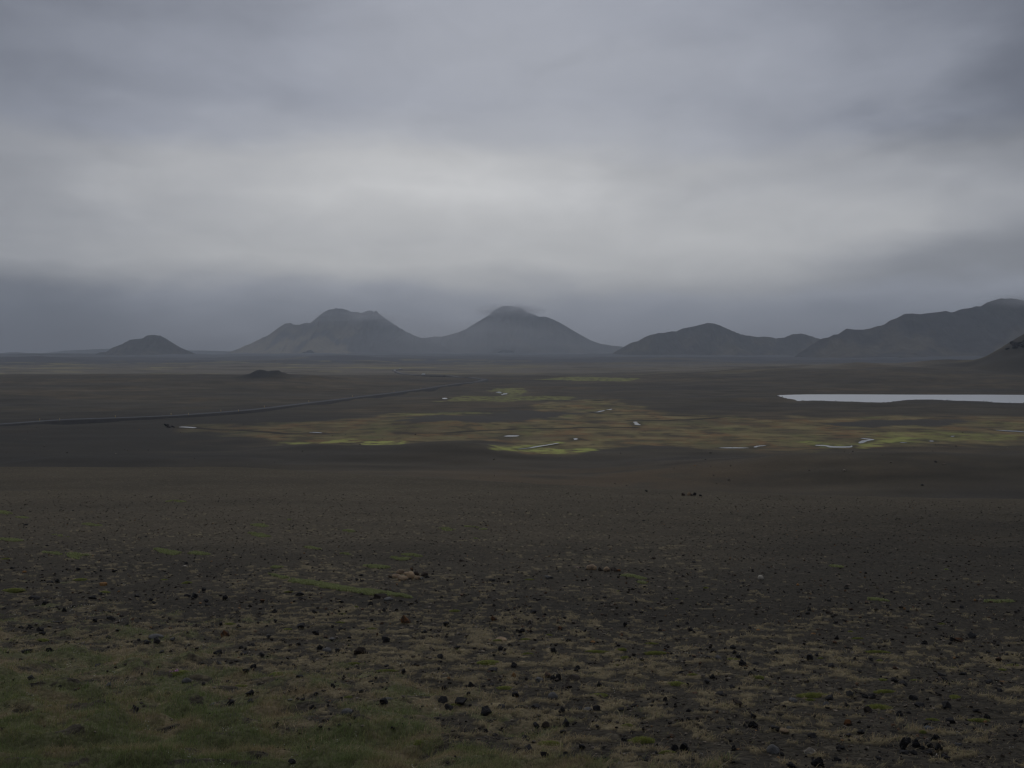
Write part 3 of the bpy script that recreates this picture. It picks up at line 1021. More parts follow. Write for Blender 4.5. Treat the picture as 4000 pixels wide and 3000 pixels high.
def rock_mesh(seed, style):
    rnd = random.Random(seed)
    bm = bmesh.new()
    if style in ('round', 'slab'):
        bmesh.ops.create_icosphere(bm, subdivisions=3, radius=0.5)
        off = Vector((rnd.uniform(-50, 50), rnd.uniform(-50, 50), rnd.uniform(-50, 50)))
        for v in bm.verts:
            n = mnoise.noise(v.co * 2.1 + off) * 0.22 + mnoise.noise(v.co * 5.5 + off) * 0.06
            v.co *= 1 + n
        for _ in range(3):                                    # a few worn facets
            d = Vector((rnd.uniform(-1, 1), rnd.uniform(-1, 1), rnd.uniform(-0.3, 1))).normalized()
            lim = rnd.uniform(0.36, 0.44)
            for v in bm.verts:
                k = v.co.dot(d) - lim
                if k > 0:
                    v.co -= d * k * 0.85
    else:
        pts = []
        n = rnd.randint(9, 13)
        for _ in range(n):
            d = Vector((rnd.gauss(0, 1), rnd.gauss(0, 1), rnd.gauss(0, 1))).normalized()
            pts.append(bm.verts.new(d * rnd.uniform(0.42, 0.56)))
        r = bmesh.ops.convex_hull(bm, input=bm.verts[:])
        bmesh.ops.delete(bm, geom=[g for g in r['geom_interior'] if isinstance(g, bmesh.types.BMVert)], context='VERTS')
        bmesh.ops.bevel(bm, geom=bm.edges[:], offset=0.018, segments=1, profile=0.6, affect='EDGES', clamp_overlap=True)
        bmesh.ops.triangulate(bm, faces=bm.faces[:])
        for _ in range(3 if style == 'craggy' else 2):
            long = [e for e in bm.edges if e.calc_length() > (0.10 if style == 'craggy' else 0.16)]
            if long:
                bmesh.ops.subdivide_edges(bm, edges=long, cuts=1, use_grid_fill=True)
            bmesh.ops.triangulate(bm, faces=[f for f in bm.faces if len(f.verts) > 3])
        off = Vector((rnd.uniform(-50, 50), rnd.uniform(-50, 50), rnd.uniform(-50, 50)))
        amp = 0.16 if style == 'craggy' else 0.05
        bm.normal_update()
        for v in bm.verts:
            k = mnoise.noise(v.co * (4.0 if style == 'craggy' else 3.2) + off) * amp + mnoise.noise(v.co * 9.5 + off) * amp * 0.55
            v.co += v.normal * k
    lo = [min(v.co[i] for v in bm.verts) for i in range(3)]
    hi = [max(v.co[i] for v in bm.verts) for i in range(3)]
    for v in bm.verts:
        for i in range(3):
            v.co[i] = (v.co[i] - lo[i]) / (hi[i] - lo[i]) - 0.5
        v.co.z += 0.5 - 0.24                                   # the lowest quarter is sunk in the ground
    bm.normal_update()
    me = bpy.data.meshes.new('rock_' + style)
    bm.to_mesh(me)
    bm.free()
    if style in ('round', 'slab'):
        me.polygons.foreach_set('use_smooth', np.ones(len(me.polygons), bool))
    return me


def rock_mat(name, c1, c2, top=None, rough=0.85):
    m, t, b = principled(name, rough, 0.22)
    tcn = N(t, 'ShaderNodeTexCoord')
    oi = N(t, 'ShaderNodeObjectInfo')
    off = N(t, 'ShaderNodeVectorMath', operation='ADD')
    t.links.new(tcn.outputs['Object'], off.inputs[0])
    comb = N(t, 'ShaderNodeCombineXYZ')
    t.links.new(math_node(t, 'MULTIPLY', oi.outputs['Random'], 90.0), comb.inputs[0])
    t.links.new(comb.outputs[0], off.inputs[1])
    n1 = noise_tex(t, 2.6, 5.0, 0.62, off.outputs[0])
    n2 = noise_tex(t, 14.0, 4.0, 0.6, off.outputs[0])
    col = mix_col(t, maprange(t, n1, 0.35, 0.68, 0.0, 1.0), c1, c2)
    if top:
        col = mix_col(t, maprange(t, noise_tex(t, 1.4, 3.0, 0.5, off.outputs[0]), 0.46, 0.60, 0.0, 0.9), col, top)
    g = math_node(t, 'MULTIPLY', maprange(t, n2, 0.2, 0.8, 0.65, 1.35), maprange(t, oi.outputs['Random'], 0, 1, 0.75, 1.3))
    t.links.new(scale_col(t, col, g), b.inputs['Base Color'])
    bump(t, b, n2, 0.7, 0.03)
    return m


ROCK_MATS = {
    'k': rock_mat('black_lava', (0.010, 0.010, 0.010), (0.022, 0.021, 0.021)),
    'd': rock_mat('dark_lava', (0.018, 0.017, 0.017), (0.036, 0.034, 0.033)),
    'b': rock_mat('brown_lava', (0.032, 0.025, 0.020), (0.062, 0.047, 0.035)),
    'r': rock_mat('rusty_rock', (0.034, 0.026, 0.020), (0.065, 0.043, 0.027), (0.17, 0.075, 0.028)),
    'o': rock_mat('orange_stone', (0.22, 0.11, 0.035), (0.30, 0.165, 0.065)),
    'g': rock_mat('grey_rock', (0.075, 0.073, 0.070), (0.13, 0.127, 0.12)),
    't': rock_mat('tan_rock', (0.27, 0.19, 0.11), (0.35, 0.255, 0.155), (0.15, 0.11, 0.075)),
    'p': rock_mat('pale_rock', (0.34, 0.31, 0.25), (0.46, 0.42, 0.34), (0.12, 0.105, 0.085)),
    'u': rock_mat('bluish_rock', (0.045, 0.052, 0.062), (0.07, 0.08, 0.092)),
}
ADJ = {'k': 'black', 'd': 'dark', 'b': 'brown', 'r': 'rusty', 'o': 'orange', 'g': 'grey', 't': 'tan', 'p': 'pale', 'u': 'bluish grey'}
ROCKS_MESH = {'angular': [rock_mesh(100 + i, 'angular') for i in range(22)],
              'craggy': [rock_mesh(300 + i, 'craggy') for i in range(12)],
              'round': [rock_mesh(500 + i, 'round') for i in range(12)]}

# traced from the photograph, quarter by quarter: (x offset, y offset, "x bottom width height colour")
TRACED = [
    (0, 995.4, "880 1080 75 35 o|550 1305 40 45 k|280 1195 110 45|100 938 50 28|670 945 40 28|870 955 30 22|985 968 50 25|490 1045 50 35|420 1050 60 25|860 1160 55 30|790 1200 90 30|"
     "375 1250 45 40|1170 1175 55 28|1600 900 40 30|1610 1185 60 35|1670 1190 70 50|1780 1220 60 35|1755 1130 45 40|1300 1225 45 28|1325 1250 40 28|1790 1255 55 22|1940 1200 60 40|25 1285 50 22|"
     "1255 655 28 14|205 970 40 18 o|1590 922 50 16 p|210 552 50 18|400 736 30 14"),
    (553, 995.4, "1080 1190 140 55 b|870 1040 35 28|45 1225 65 40 r|370 1170 75 40|385 1205 60 28|985 1245 60 40|735 1230 50 30|1850 1220 40 25|2025 1040 85 35|155 1325 60 35|500 1320 50 40|1775 865 60 24 b|"
     "905 995 50 20|1100 1300 45 28|2180 1065 30 28|1600 1185 40 18|1140 1210 90 25 g"),
    (1106, 995.4, "1140 522 30 13|1160 272 30 18|320 1020 80 26 g|400 962 26 18|185 1325 60 40|1580 880 45 14|1030 1255 40 20|1875 1255 50 22|800 1190 40 20|1230 850 40 18 b|2000 1055 30 18"),
    (1659, 995.4, "860 1245 40 20|365 1285 45 28|530 1220 40 20|345 1320 40 25|1215 1310 40 22|1680 1275 40 32|530 1320 60 35 b|1335 215 25 14|1250 932 25 14|260 1075 28 20 o|680 1105 45 20|1990 1190 35 20"),
    (0, 1327.2, "170 118 45 25|232 128 75 45|335 140 70 45|360 172 55 35|475 75 95 35|815 75 50 40|858 70 35 22|945 55 80 45|1095 98 35 25|1010 165 55 28|930 215 55 35|1330 205 140 40 g|1265 255 90 42|"
     "1355 268 85 55|1480 250 50 35 g|1905 105 35 35|1937 200 80 75 r|1195 240 45 25|220 330 90 50|420 345 70 45|255 565 85 45|930 635 60 35 g|515 650 35 25|1600 600 90 55 g|1445 705 50 35|1395 335 55 25|"
     "1750 655 40 40|1735 450 60 40|1890 455 55 40 g|1870 355 85 45|2075 298 55 35|2165 285 65 35|2100 360 75 35|2180 480 60 45|2120 535 60 35|1840 770 95 50 g|1985 770 85 60|2140 725 80 60|2160 755 60 35|"
     "945 870 100 55|1160 880 85 70|1245 1145 35 30|180 875 60 35|845 440 90 30|60 350 30 20|430 805 40 14 p"),
    (553, 1327.2, "50 375 60 45|380 135 80 50|740 145 75 40|510 180 80 45|1295 80 105 88 r|1640 105 65 55|1118 240 75 55|545 300 75 50|610 320 90 45 g|705 320 60 35|890 355 110 80 b|935 352 70 42 b|755 345 55 30|"
     "365 262 45 22|805 205 45 25|1740 325 65 45|2110 320 70 50|1590 395 60 45|1130 460 55 20 k|1380 450 50 35|1272 532 48 42|540 515 60 30|370 580 80 30|660 660 50 40|912 705 58 48|510 720 55 35|"
     "1100 800 80 62 k|1130 765 110 42 g|985 612 50 22|1630 630 60 50|1860 635 80 60|2030 620 60 40|2115 560 60 40|2045 475 100 40|1610 780 105 60|1665 830 100 60|1770 790 120 68|1835 735 40 30|1990 890 105 80|"
     "2110 830 110 45|785 975 110 65 g|835 985 60 35 k|720 1030 55 30|1180 1025 45 28|1560 920 50 22|1735 1090 50 50|1985 1020 50 40|2065 1045 60 28|610 1200 40 40 g|305 1310 85 45|500 1255 35 22 p|490 810 60 40|"
     "400 770 50 30|100 215 55 45 g|650 215 80 36 g|2060 60 60 45 r|1465 160 50 30|165 60 40 25|2120 236 110 34 t|290 780 55 18 g"),
    (1106, 1327.2, "15 440 60 55|80 150 60 45|415 135 50 35 r|632 155 35 30|980 110 50 45|365 350 60 58|490 240 55 30|560 470 70 55|555 495 50 22|300 545 75 45 r|355 570 60 45|405 570 55 58|525 580 150 50 b|"
     "235 590 75 45 g|470 660 85 60 b|755 640 50 48|15 545 45 50 o|355 755 100 76 g|30 715 75 55|200 830 85 50|65 825 85 42|440 855 50 50|730 830 75 70|660 835 90 45 g|580 830 80 38|945 820 60 40|1020 865 70 42 k|"
     "1085 865 50 20 k|1145 895 70 35|1262 755 45 35|1325 750 48 42|1220 760 40 35|460 970 80 86|290 980 85 65 b|210 985 70 50|365 990 58 50|120 1045 90 50|440 1030 65 35|610 1150 65 50|970 1075 70 38|"
     "465 1250 70 75|285 1280 75 70|575 1275 85 45 g|150 1200 90 86|680 1250 60 45|735 1275 70 60|800 1290 70 60|1410 1170 80 72 k|1490 1165 80 75 k|1245 1180 45 30|1530 1190 45 35|1460 950 55 55|1535 940 60 50|"
     "1640 925 110 45 b|1960 820 80 55 b|2095 980 105 75 k|2090 915 55 50|1885 1000 65 45|1775 875 45 30 r|1515 85 35 25|1545 155 45 38|1280 145 40 28|945 188 50 30 r|945 222 40 22|1740 335 60 45|1840 300 40 28|"
     "1915 300 60 40|1710 410 90 45|1785 415 60 42 g|2000 460 85 60|2070 530 60 50|2110 430 70 26|1730 560 65 45|1465 515 70 32|1690 600 60 36|1800 710 100 45|1910 650 60 35|700 260 50 16 o|1385 1045 60 30 r|"
     "1915 1165 65 55|1150 1325 70 45|1530 850 55 35|1925 345 50 35|1965 380 60 40|2130 160 40 16 o|1330 300 40 25|1385 355 40 22"),
    (1659, 1327.2, "75 340 60 38|368 405 62 58|425 365 40 35|555 465 70 45|600 215 35 40|585 80 50 28|865 105 35 22|1455 125 45 28|1360 265 60 40|1605 235 65 50|1575 275 45 30|1670 250 95 46 r|1775 210 75 60|755 400 35 35|"
     "890 400 45 28|540 745 80 55|712 715 70 65 g|850 715 80 42|920 715 90 50|1265 735 80 50|1105 610 70 55|1185 640 75 55|1110 490 55 30 r|1515 520 80 36|1710 520 80 36|1540 600 60 55|1925 600 70 40|2020 675 65 38|"
     "1330 800 100 50|1565 810 100 65|875 850 80 60 b|1140 880 80 60|1220 845 45 25|1590 925 90 60|1815 830 80 36|1905 875 60 45|700 960 80 58 r|810 1035 70 50|1375 985 75 55 k|1400 1022 95 30 u|225 785 90 40 g|"
     "510 785 65 35 g|690 805 55 40|65 1015 100 50|200 1005 80 45 g|150 1040 90 26 t|390 1080 85 50|700 1070 80 45|55 1195 125 88 g|380 1205 120 74 p|440 1305 135 100 k|215 1328 100 55|610 1250 70 45|640 1170 95 32|"
     "1650 1150 80 42 g|1550 1255 80 50|960 1260 60 40|130 1205 50 35|2190 920 50 40|2150 1065 50 35|2000 420 60 46 r|1915 340 45 25|2070 370 40 25"),
]
PILES = [
    ('tan boulder pile', 553, 995.4, "1245 978 80 48 t|1215 1012 95 42 t|1265 1036 105 46 t|1330 1030 82 72 t|1395 1030 58 36 t|1345 950 38 30 r|1385 990 62 50 b|1455 1000 75 46 b|1480 1012 60 30 d|1160 1006 42 24 r|1425 1030 45 22 g|1300 985 60 34 t"),
    ('row of tan boulders', 1106, 995.4, "690 942 98 54 t|770 950 52 40 b|822 952 62 46 t|880 956 64 40 b|920 957 46 26 r"),
    ('far heap of boulders on the slope edge', 1106, 995.4, "1480 300 36 28 b|1535 300 42 34 t|1578 300 36 30 d|1632 308 28 18 d|1555 303 26 16 b"),
    ('craggy black outcrop', 1659, 1327.2, "1210 1178 120 128 k|1290 1150 82 85 k|1455 1115 85 82 k|1480 1192 88 68 k|1400 1206 84 52 d|1405 1152 96 50 k|1275 1207 62 44 d|1190 1202 92 28 d|1340 1165 60 40 k"),
    ('black rocks at the head of the stream under the road', 0, 580.6, "1435 1360 45 26 k|1460 1372 46 18 d|1500 1372 40 14 d|1480 1366 22 14 k"),
]
SINGLE = [(1106, 995.4, "2152 1027 52 46 p")]


def parse(s):
    for it in s.split('|'):
        q = it.split()
        if q:
            yield tuple(float(v) for v in q[:4]) + (q[4] if len(q) > 4 else 'd',)


LANDMARKS = [
    ('the big moss cushion', 1052, 1422), ('the tall rusty block', 877, 1340), ('the tan boulder pile', 885, 1242), ('the row of tan boulders', 1300, 1228),
    ('the pink flowers', 381, 1456), ('the craggy outcrop', 1995, 1612), ('the pale boulder', 1754, 1620), ('the long moss strip', 735, 1254),
    ('the white topped stone', 1645, 1246), ('the small rusty cube', 484, 1370), ('the big grey boulder', 1672, 1615), ('the moss cushion at right', 1466, 1473),
    ('the twin black boulders', 1468, 1616), ('the orange brown stone', 220, 1263),
]
rockid = 0
used_labels = {}
all_rocks = []
for ox, oy, s in TRACED + SINGLE:
    for x, y, w, h, c in parse(s):
        all_rocks.append((ox + x * 0.25, oy + y * 0.25, w * 0.25, h * 0.25, c, None))
for nm, ox, oy, s in PILES:
    for x, y, w, h, c in parse(s):
        all_rocks.append((ox + x * 0.25, oy + y * 0.25, w * 0.25, h * 0.25, c, nm))
gp = at([r[0] for r in all_rocks], [r[1] for r in all_rocks])

NAMED = {   # labels of rocks one can point to at once: nearest traced rock takes it
    (877, 1346): 'tall rusty brown block standing alone among small dark stones',
    (484, 1376): 'small rusty topped cube of rock on dry grass at left',
    (1754, 1628): 'pale long boulder with a dark underside at the lower right',
    (1672, 1625): 'big rounded grey boulder left of the pale long boulder',
    (1769, 1653): 'large craggy black rock just in front of the pale long boulder',
    (2009, 1582): 'flat bluish grey stone behind the craggy outcrop',
    (1644, 1252): 'lone pale topped stone on bare gravel at middle right',
    (220, 1265): 'orange brown rounded stone on dark gravel at the left',
    (1458, 1619): 'left one of two round black boulders side by side',
    (1478, 1618): 'right one of two round black boulders side by side',
    (823, 1293): 'wide brown boulder half buried below the tan boulder pile',
    (1083, 1386): 'low tan rock with green moss on it above the big moss cushion',
    (1110, 1463): 'bright orange stone between the two largest moss cushions',
    (1281, 1391): 'flat orange stone on bare gravel right of centre',
    (1237, 1472): 'long low brown slab right of the big moss cushion',
    (775, 1414): 'largest of a brown pair of rocks on dry grass left of centre',
    (828, 1525): 'black wedge shaped rock leaning on a grey slab in dry grass',
    (749, 1571): 'grey boulder with a dark patch of soil at its left foot',
    (1837, 1506): 'grey brown upright stone with a pale top at lower right',
    (1697, 1587): 'thin tan slab beside dark stones at the lower right',
}
size_of = lambda w: 'tiny' if w < 11 else 'small' if w < 17 else 'medium' if w < 24 else 'large'


def shape_of(w, h):
    q = h / w
    return 'flat' if q < 0.46 else 'low' if q < 0.62 else 'squat' if q < 0.82 else 'upright'


def free_label(cands):
    for c in cands:
        if c not in used_labels:
            used_labels[c] = 1
            return c
    used_labels[cands[-1]] = 1
    return cands[-1]


named_idx = {}
for (nx, ny), lab in NAMED.items():
    i = min((i for i in range(len(all_rocks)) if i not in named_idx), key=lambda i: abs(all_rocks[i][0] - nx) + abs(all_rocks[i][1] - ny))
    named_idx[i] = lab
    used_labels[lab] = 1

rr = random.Random(11)
pile_count = {}
for i, (px, py, w, h, c, pile) in enumerate(all_rocks):
    gx, gy, gz = gp[i]
    W = 0.93 * w / F * gy
    depth = W * rr.uniform(0.7, 0.95)
    Hm = h / F * gy
    dep = math.atan((py - HORIZON) / F)
    H = max(0.34 * W, (Hm - 0.35 * depth * math.sin(dep)) / math.cos(dep)) * 1.22
    style = 'craggy' if (c == 'k' and w > 20) or (c in 'kd' and rr.random() < 0.30) else 'round' if c in 'tpou' or (c == 'g' and w > 20) or (pile == 'tan boulder pile' and c == 'b') else 'angular'
    me = rr.choice(ROCKS_MESH[style])
    big = w >= 24
    o = link('boulder' if big or pile else 'rock', me)
    o.data = me
    if not me.materials:
        me.materials.append(ROCK_MATS['d'])
    o.material_slots[0].link = 'OBJECT'
    o.material_slots[0].material = ROCK_MATS[c]
    cx, cy = gx, gy + depth * 0.42
    cz = float(height(np.array([cx]), np.array([cy]))[0])
    if pile and pile.startswith('black'):
        cz = gz
    o.location = (cx, cy, cz)
    o.scale = (W, depth, H)
    o.rotation_euler = (rr.uniform(-0.12, 0.12), rr.uniform(-0.12, 0.12), rr.uniform(-0.35, 0.35) + (math.pi if rr.random() < 0.5 else 0))
    vv_ = grass_level(np.array([gx]), np.array([gy]))[0][0]
    ground = 'on green turf' if vv_ > 0.5 else 'among dry grass' if py > 1370 else 'on bare gravel'
    base = f"{size_of(w)} {shape_of(w, h)} {ADJ[c]} {'boulder' if big or pile else 'rock'}"
    pc, pd = round(px / 22.12, 1), round(py / 16.59, 1)
    place = f"{pc:g}% across, {pd:g}% down the photo"
    cands = []
    if pile:
        k = pile_count.setdefault(pile, 0)
        pile_count[pile] += 1
        bx = [r for r in all_rocks if r[5] == pile]
        order = sorted(bx, key=lambda r: r[0])
        rank = order.index(all_rocks[i])
        edge = 'leftmost' if rank == 0 else 'rightmost' if rank == len(order) - 1 else None
        short = {'tan boulder pile': 'the tan boulder pile', 'row of tan boulders': 'the row of tan boulders', 'far heap of boulders on the slope edge': 'the far heap on the slope edge',
                 'craggy black outcrop': 'the craggy black outcrop', 'black rocks at the head of the stream under the road': 'the rocks at the stream head'}[pile]
        front = max(bx, key=lambda r: r[1])
        back = min(bx, key=lambda r: r[1] - r[3])
        if edge:
            cands.append(f"{ADJ[c]} {shape_of(w, h)} boulder, {edge} of {short}")
        if all_rocks[i] is back:
            cands.append(f"{ADJ[c]} {shape_of(w, h)} boulder, topmost of {short}")
        if all_rocks[i] is front:
            cands.append(f"{ADJ[c]} {shape_of(w, h)} boulder, frontmost of {short}")
        ordn = ['first', 'second', 'third', 'fourth', 'fifth', 'sixth', 'seventh', 'eighth', 'ninth', 'tenth', 'eleventh', 'twelfth'][rank]
        cands.append(f"{ADJ[c]} {shape_of(w, h)} boulder, {ordn} from the left in {short}")
        group = 'boulders of ' + short
    else:
        lm = sorted(LANDMARKS, key=lambda q: math.hypot(q[1] - px, (q[2] - py) * 1.6))[0]
        dx, dy = px - lm[1], py - lm[2]
        if math.hypot(dx, dy * 1.6) < 150:
            rel = ('right of ' if dx > 0 else 'left of ') if abs(dx) > abs(dy) * 1.6 else ('in front of ' if dy > 0 else 'behind ')
            cands.append(f"{base} {ground}, {rel}{lm[0]}")
        cands.append(f"{base} {ground}, {place}")
        group = 'dark rocks scattered over the slope' if c in 'kdb' else 'coloured rocks scattered over the slope'
    lab = named_idx.get(i) or free_label(cands)
    tag(o, lab, 'boulder' if big or pile else 'rock', group)

# crags on the steep hill at the right edge
CR = at([2179, 2197, 2232, 2262], [754.5, 749, 744, 738])
for (x, y, z), (w, h), lab in zip(CR, ((7.5, 4.5), (19, 12.5), (30, 14), (26, 15)),
                                  ('small black crag below the overhanging crag on the right hill', 'overhanging black crag on the crest of the right hill',
                                   'black crag wall behind the overhanging crag on the right hill', 'highest black crag of the right hill')):
    me = ROCKS_MESH['craggy'][int(w) % 12]
    o = link('crag', me)
    o.material_slots[0].link = 'OBJECT'
    o.material_slots[0].material = ROCK_MATS['k']
    o.location = (x, y + 3, z - 1.0)
    o.scale = (w, w * 0.9, h)
    o.rotation_euler = (0, -0.15, 0.4 * w)
    tag(o, lab, 'crag', 'crags on the right hill')


# ------------------------------------------------------------------ loose stones, one mass
def stone_bases(n, npts, seed):
    res = []
    rnd = random.Random(seed)
    for _ in range(n):
        bm = bmesh.new()
        for _ in range(npts):
            d = Vector((rnd.gauss(0, 1), rnd.gauss(0, 1), rnd.gauss(0, 1))).normalized()
            bm.verts.new(d * rnd.uniform(0.4, 0.55))
        r = bmesh.ops.convex_hull(bm, input=bm.verts[:])
        bmesh.ops.delete(bm, geom=[g for g in r['geom_interior'] if isinstance(g, bmesh.types.BMVert)], context='VERTS')
        bm.verts.index_update()
        vs = np.array([v.co[:] for v in bm.verts])
        fs = np.array([[v.index for v in f.verts] for f in bm.faces if len(f.verts) == 3])
        bm.free()
        res.append((vs, fs))
    return res


def stone_field(name, x, y, size, cols, label, seed, flat=0.6, npts=11):
    bases = stone_bases(14, npts, seed)
    z = height(x, y)
    rng = np.random.default_rng(seed)
    V, FC, CC = [], [], []
    off = 0
    pick = rng.integers(0, len(bases), len(x))
    for b_, (vs, fs) in enumerate(bases):
        idx = np.where(pick == b_)[0]
        n = len(idx)
        if n == 0:
            continue
        a = rng.uniform(0, 2 * math.pi, n)
        sx = size[idx] * rng.uniform(0.8, 1.25, n)
        sy = size[idx] * rng.uniform(0.7, 1.1, n)
        sz = size[idx] * rng.uniform(0.45, 1.0, n) * flat / 0.6 * 0.8
        px_, py_, pz_ = vs[None, :, 0] * sx[:, None], vs[None, :, 1] * sy[:, None], vs[None, :, 2] * sz[:, None]
        X = px_ * np.cos(a)[:, None] - py_ * np.sin(a)[:, None] + x[idx][:, None]
        Y = px_ * np.sin(a)[:, None] + py_ * np.cos(a)[:, None] + y[idx][:, None]
        Z = pz_ + z[idx][:, None] + sz[:, None] * 0.28
        V.append(np.stack([X, Y, Z], -1).reshape(-1, 3))
        FC.append((fs[None] + (np.arange(n) * len(vs))[:, None, None] + off).reshape(-1, 3))
        CC.append(np.repeat(cols[idx], len(vs), 0))
        off += n * len(vs)
    me = mesh_np(name, np.vstack(V), np.vstack(FC), False)
    set_col(me, np.vstack(CC))
    return tag(link(name, me, M_STONES), label, None, None, 'stuff')


M_STONES, t, b = principled('loose_stones', 0.9, 0.2)
attr = N(t, 'ShaderNodeAttribute', attribute_name='Col')
geo = N(t, 'ShaderNodeNewGeometry')
t.links.new(scale_col(t, attr.outputs['Color'], maprange(t, noise_tex(t, 30.0, 4.0, 0.6, geo.outputs['Position']), 0.25, 0.75, 0.6, 1.4)), b.inputs['Base Color'])


def stone_cols(n, rng, lift=1.0):
    c = np.zeros((n, 3))
    k = rng.random(n)
    c[:] = (0.020, 0.0185, 0.018)
    c[k > 0.34] = (0.050, 0.045, 0.039)
    c[k > 0.60] = (0.105, 0.097, 0.085)
    c[k > 0.90] = (0.075, 0.050, 0.034)
    c[k > 0.955] = (0.15, 0.135, 0.115)
    c[k > 0.985] = (0.16, 0.10, 0.05)
    return c * np.array((1.08, 0.98, 0.86)) * rng.uniform(0.7, 1.35, n)[:, None] * lift


def ground_at_v(px, v):
    """points on the slope seen at picture row v (the slope depends on y only)"""
    y = (F * 1.5 / (v - 755)) ** 2 - 1.3
    return (px - 1106) / F * y, y


rng = np.random.default_rng(23)
n = 82000
v = 1062 + (1700 - 1062) * rng.random(n) ** 0.9
x, y = ground_at_v(rng.uniform(-330, 2540, n), v)
p = 1.6 * (1 - rng.random(n)) ** (-0.70)
size = np.minimum(np.clip(p, 1.4, 10.5), np.interp(v, [1060, 1180, 1300], [3.2, 4.5, 10.5])) / F * y
size = np.minimum(size, 0.17 * rng.uniform(0.7, 1.2, n))
clump = fbm(x / 1.6, y / 1.6, 3, 201)
g, _ = grass_level(x, y)
dc = dry_cover(x, y)
keep = (rng.random(n) < (1 - 0.9 * g) * (1 - 0.6 * dc) * np.clip(0.7 + 0.9 * clump, 0.15, 1)) & (y < np.interp(np.arctan2(x, y), EDGE_AZ, EDGE_Y) - 1)
x, y, size = x[keep], y[keep], size[keep]
stone_field('gravel', x, y, size, stone_cols(len(x), rng), 'loose dark gravel and small stones strewn over the slope', 31)

n = 2600
rng = np.random.default_rng(29)
v = rng.uniform(880, 1060, n)
px_ = rng.uniform(-100, 2312, n)
y = F * 42 / (v - 755)
x = (px_ - 1106) / F * y
cl = fbm(x / 60, y / 40, 3, 205)
keep = (rng.random(n) < sstep(-0.15, 0.5, cl)) & (y > 190) & ~inside(x, y, LAKE)
x, y = x[keep], y[keep]
stone_field('rubble', x, y, np.clip(0.22 * (1 - rng.random(len(x))) ** (-0.45), 0.2, 1.2), stone_cols(len(x), rng, 1.35), 'scattered stones dotting the cinder flats of the valley', 37, npts=9)
xs, ys = [], []
loop = LAKE[10:] + LAKE[:1]
for (x0, y0), (x1, y1) in zip(loop[:-1], loop[1:]):
    m_ = max(2, int(math.hypot(x1 - x0, y1 - y0) / 3.0))
    for q in np.linspace(0, 1, m_):
        xs.append(x0 + (x1 - x0) * q + rr.gauss(0, 1.2))
        ys.append(y0 + (y1 - y0) * q - abs(rr.gauss(0.8, 1.2)))
xs, ys = np.array(xs), np.array(ys)
stone_field('rubble', xs, ys, rng.uniform(0.3, 1.3, len(xs)) ** 1.3, stone_cols(len(xs), rng, 0.6), 'dark stones lining the near shore of the lake', 41, npts=9)

# ------------------------------------------------------------------ grass and moss
M_BLADE, t, b = principled('grass_blades', 0.8, 0.15)
attr = N(t, 'ShaderNodeAttribute', attribute_name='Col')
t.links.new(attr.outputs['Color'], b.inputs['Base Color'])
tr = N(t, 'ShaderNodeBsdfTranslucent')
t.links.new(attr.outputs['Color'], tr.inputs['Color'])
ms = N(t, 'ShaderNodeMixShader')
ms.inputs[0].default_value = 0.4
t.links.new(b.outputs[0], ms.inputs[1])
t.links.new(tr.outputs[0], ms.inputs[2])
t.links.new(ms.outputs[0], t.nodes['Material Output'].inputs['Surface'])


def blades_np(x, y, z, h, w, lean, az, cols):
    """one curved blade (two faces) per entry"""
    n = len(x)
    ca, sa = np.cos(az), np.sin(az)
    wx, wy = -sa * w * 0.5, ca * w * 0.5
    lx, ly = ca * lean, sa * lean
    b0 = np.stack([x - wx, y - wy, z], -1)
    b1 = np.stack([x + wx, y + wy, z], -1)
    m = np.stack([x + lx * 0.35, y + ly * 0.35, z + h * 0.62], -1)
    m0 = m - np.stack([wx, wy, 0 * wx], -1) * 0.75
    m1 = m + np.stack([wx, wy, 0 * wx], -1) * 0.75
    tip = np.stack([x + lx, y + ly, z + h], -1)
    V = np.stack([b0, b1, m1, m0, tip], 1).reshape(-1, 3)
    k = np.arange(n)[:, None] * 5
    Fq = np.concatenate([k + np.array([0, 1, 2]), k + np.array([0, 2, 3]), k + np.array([3, 2, 4])], 0)
    return V, Fq, np.repeat(cols, 5, 0)


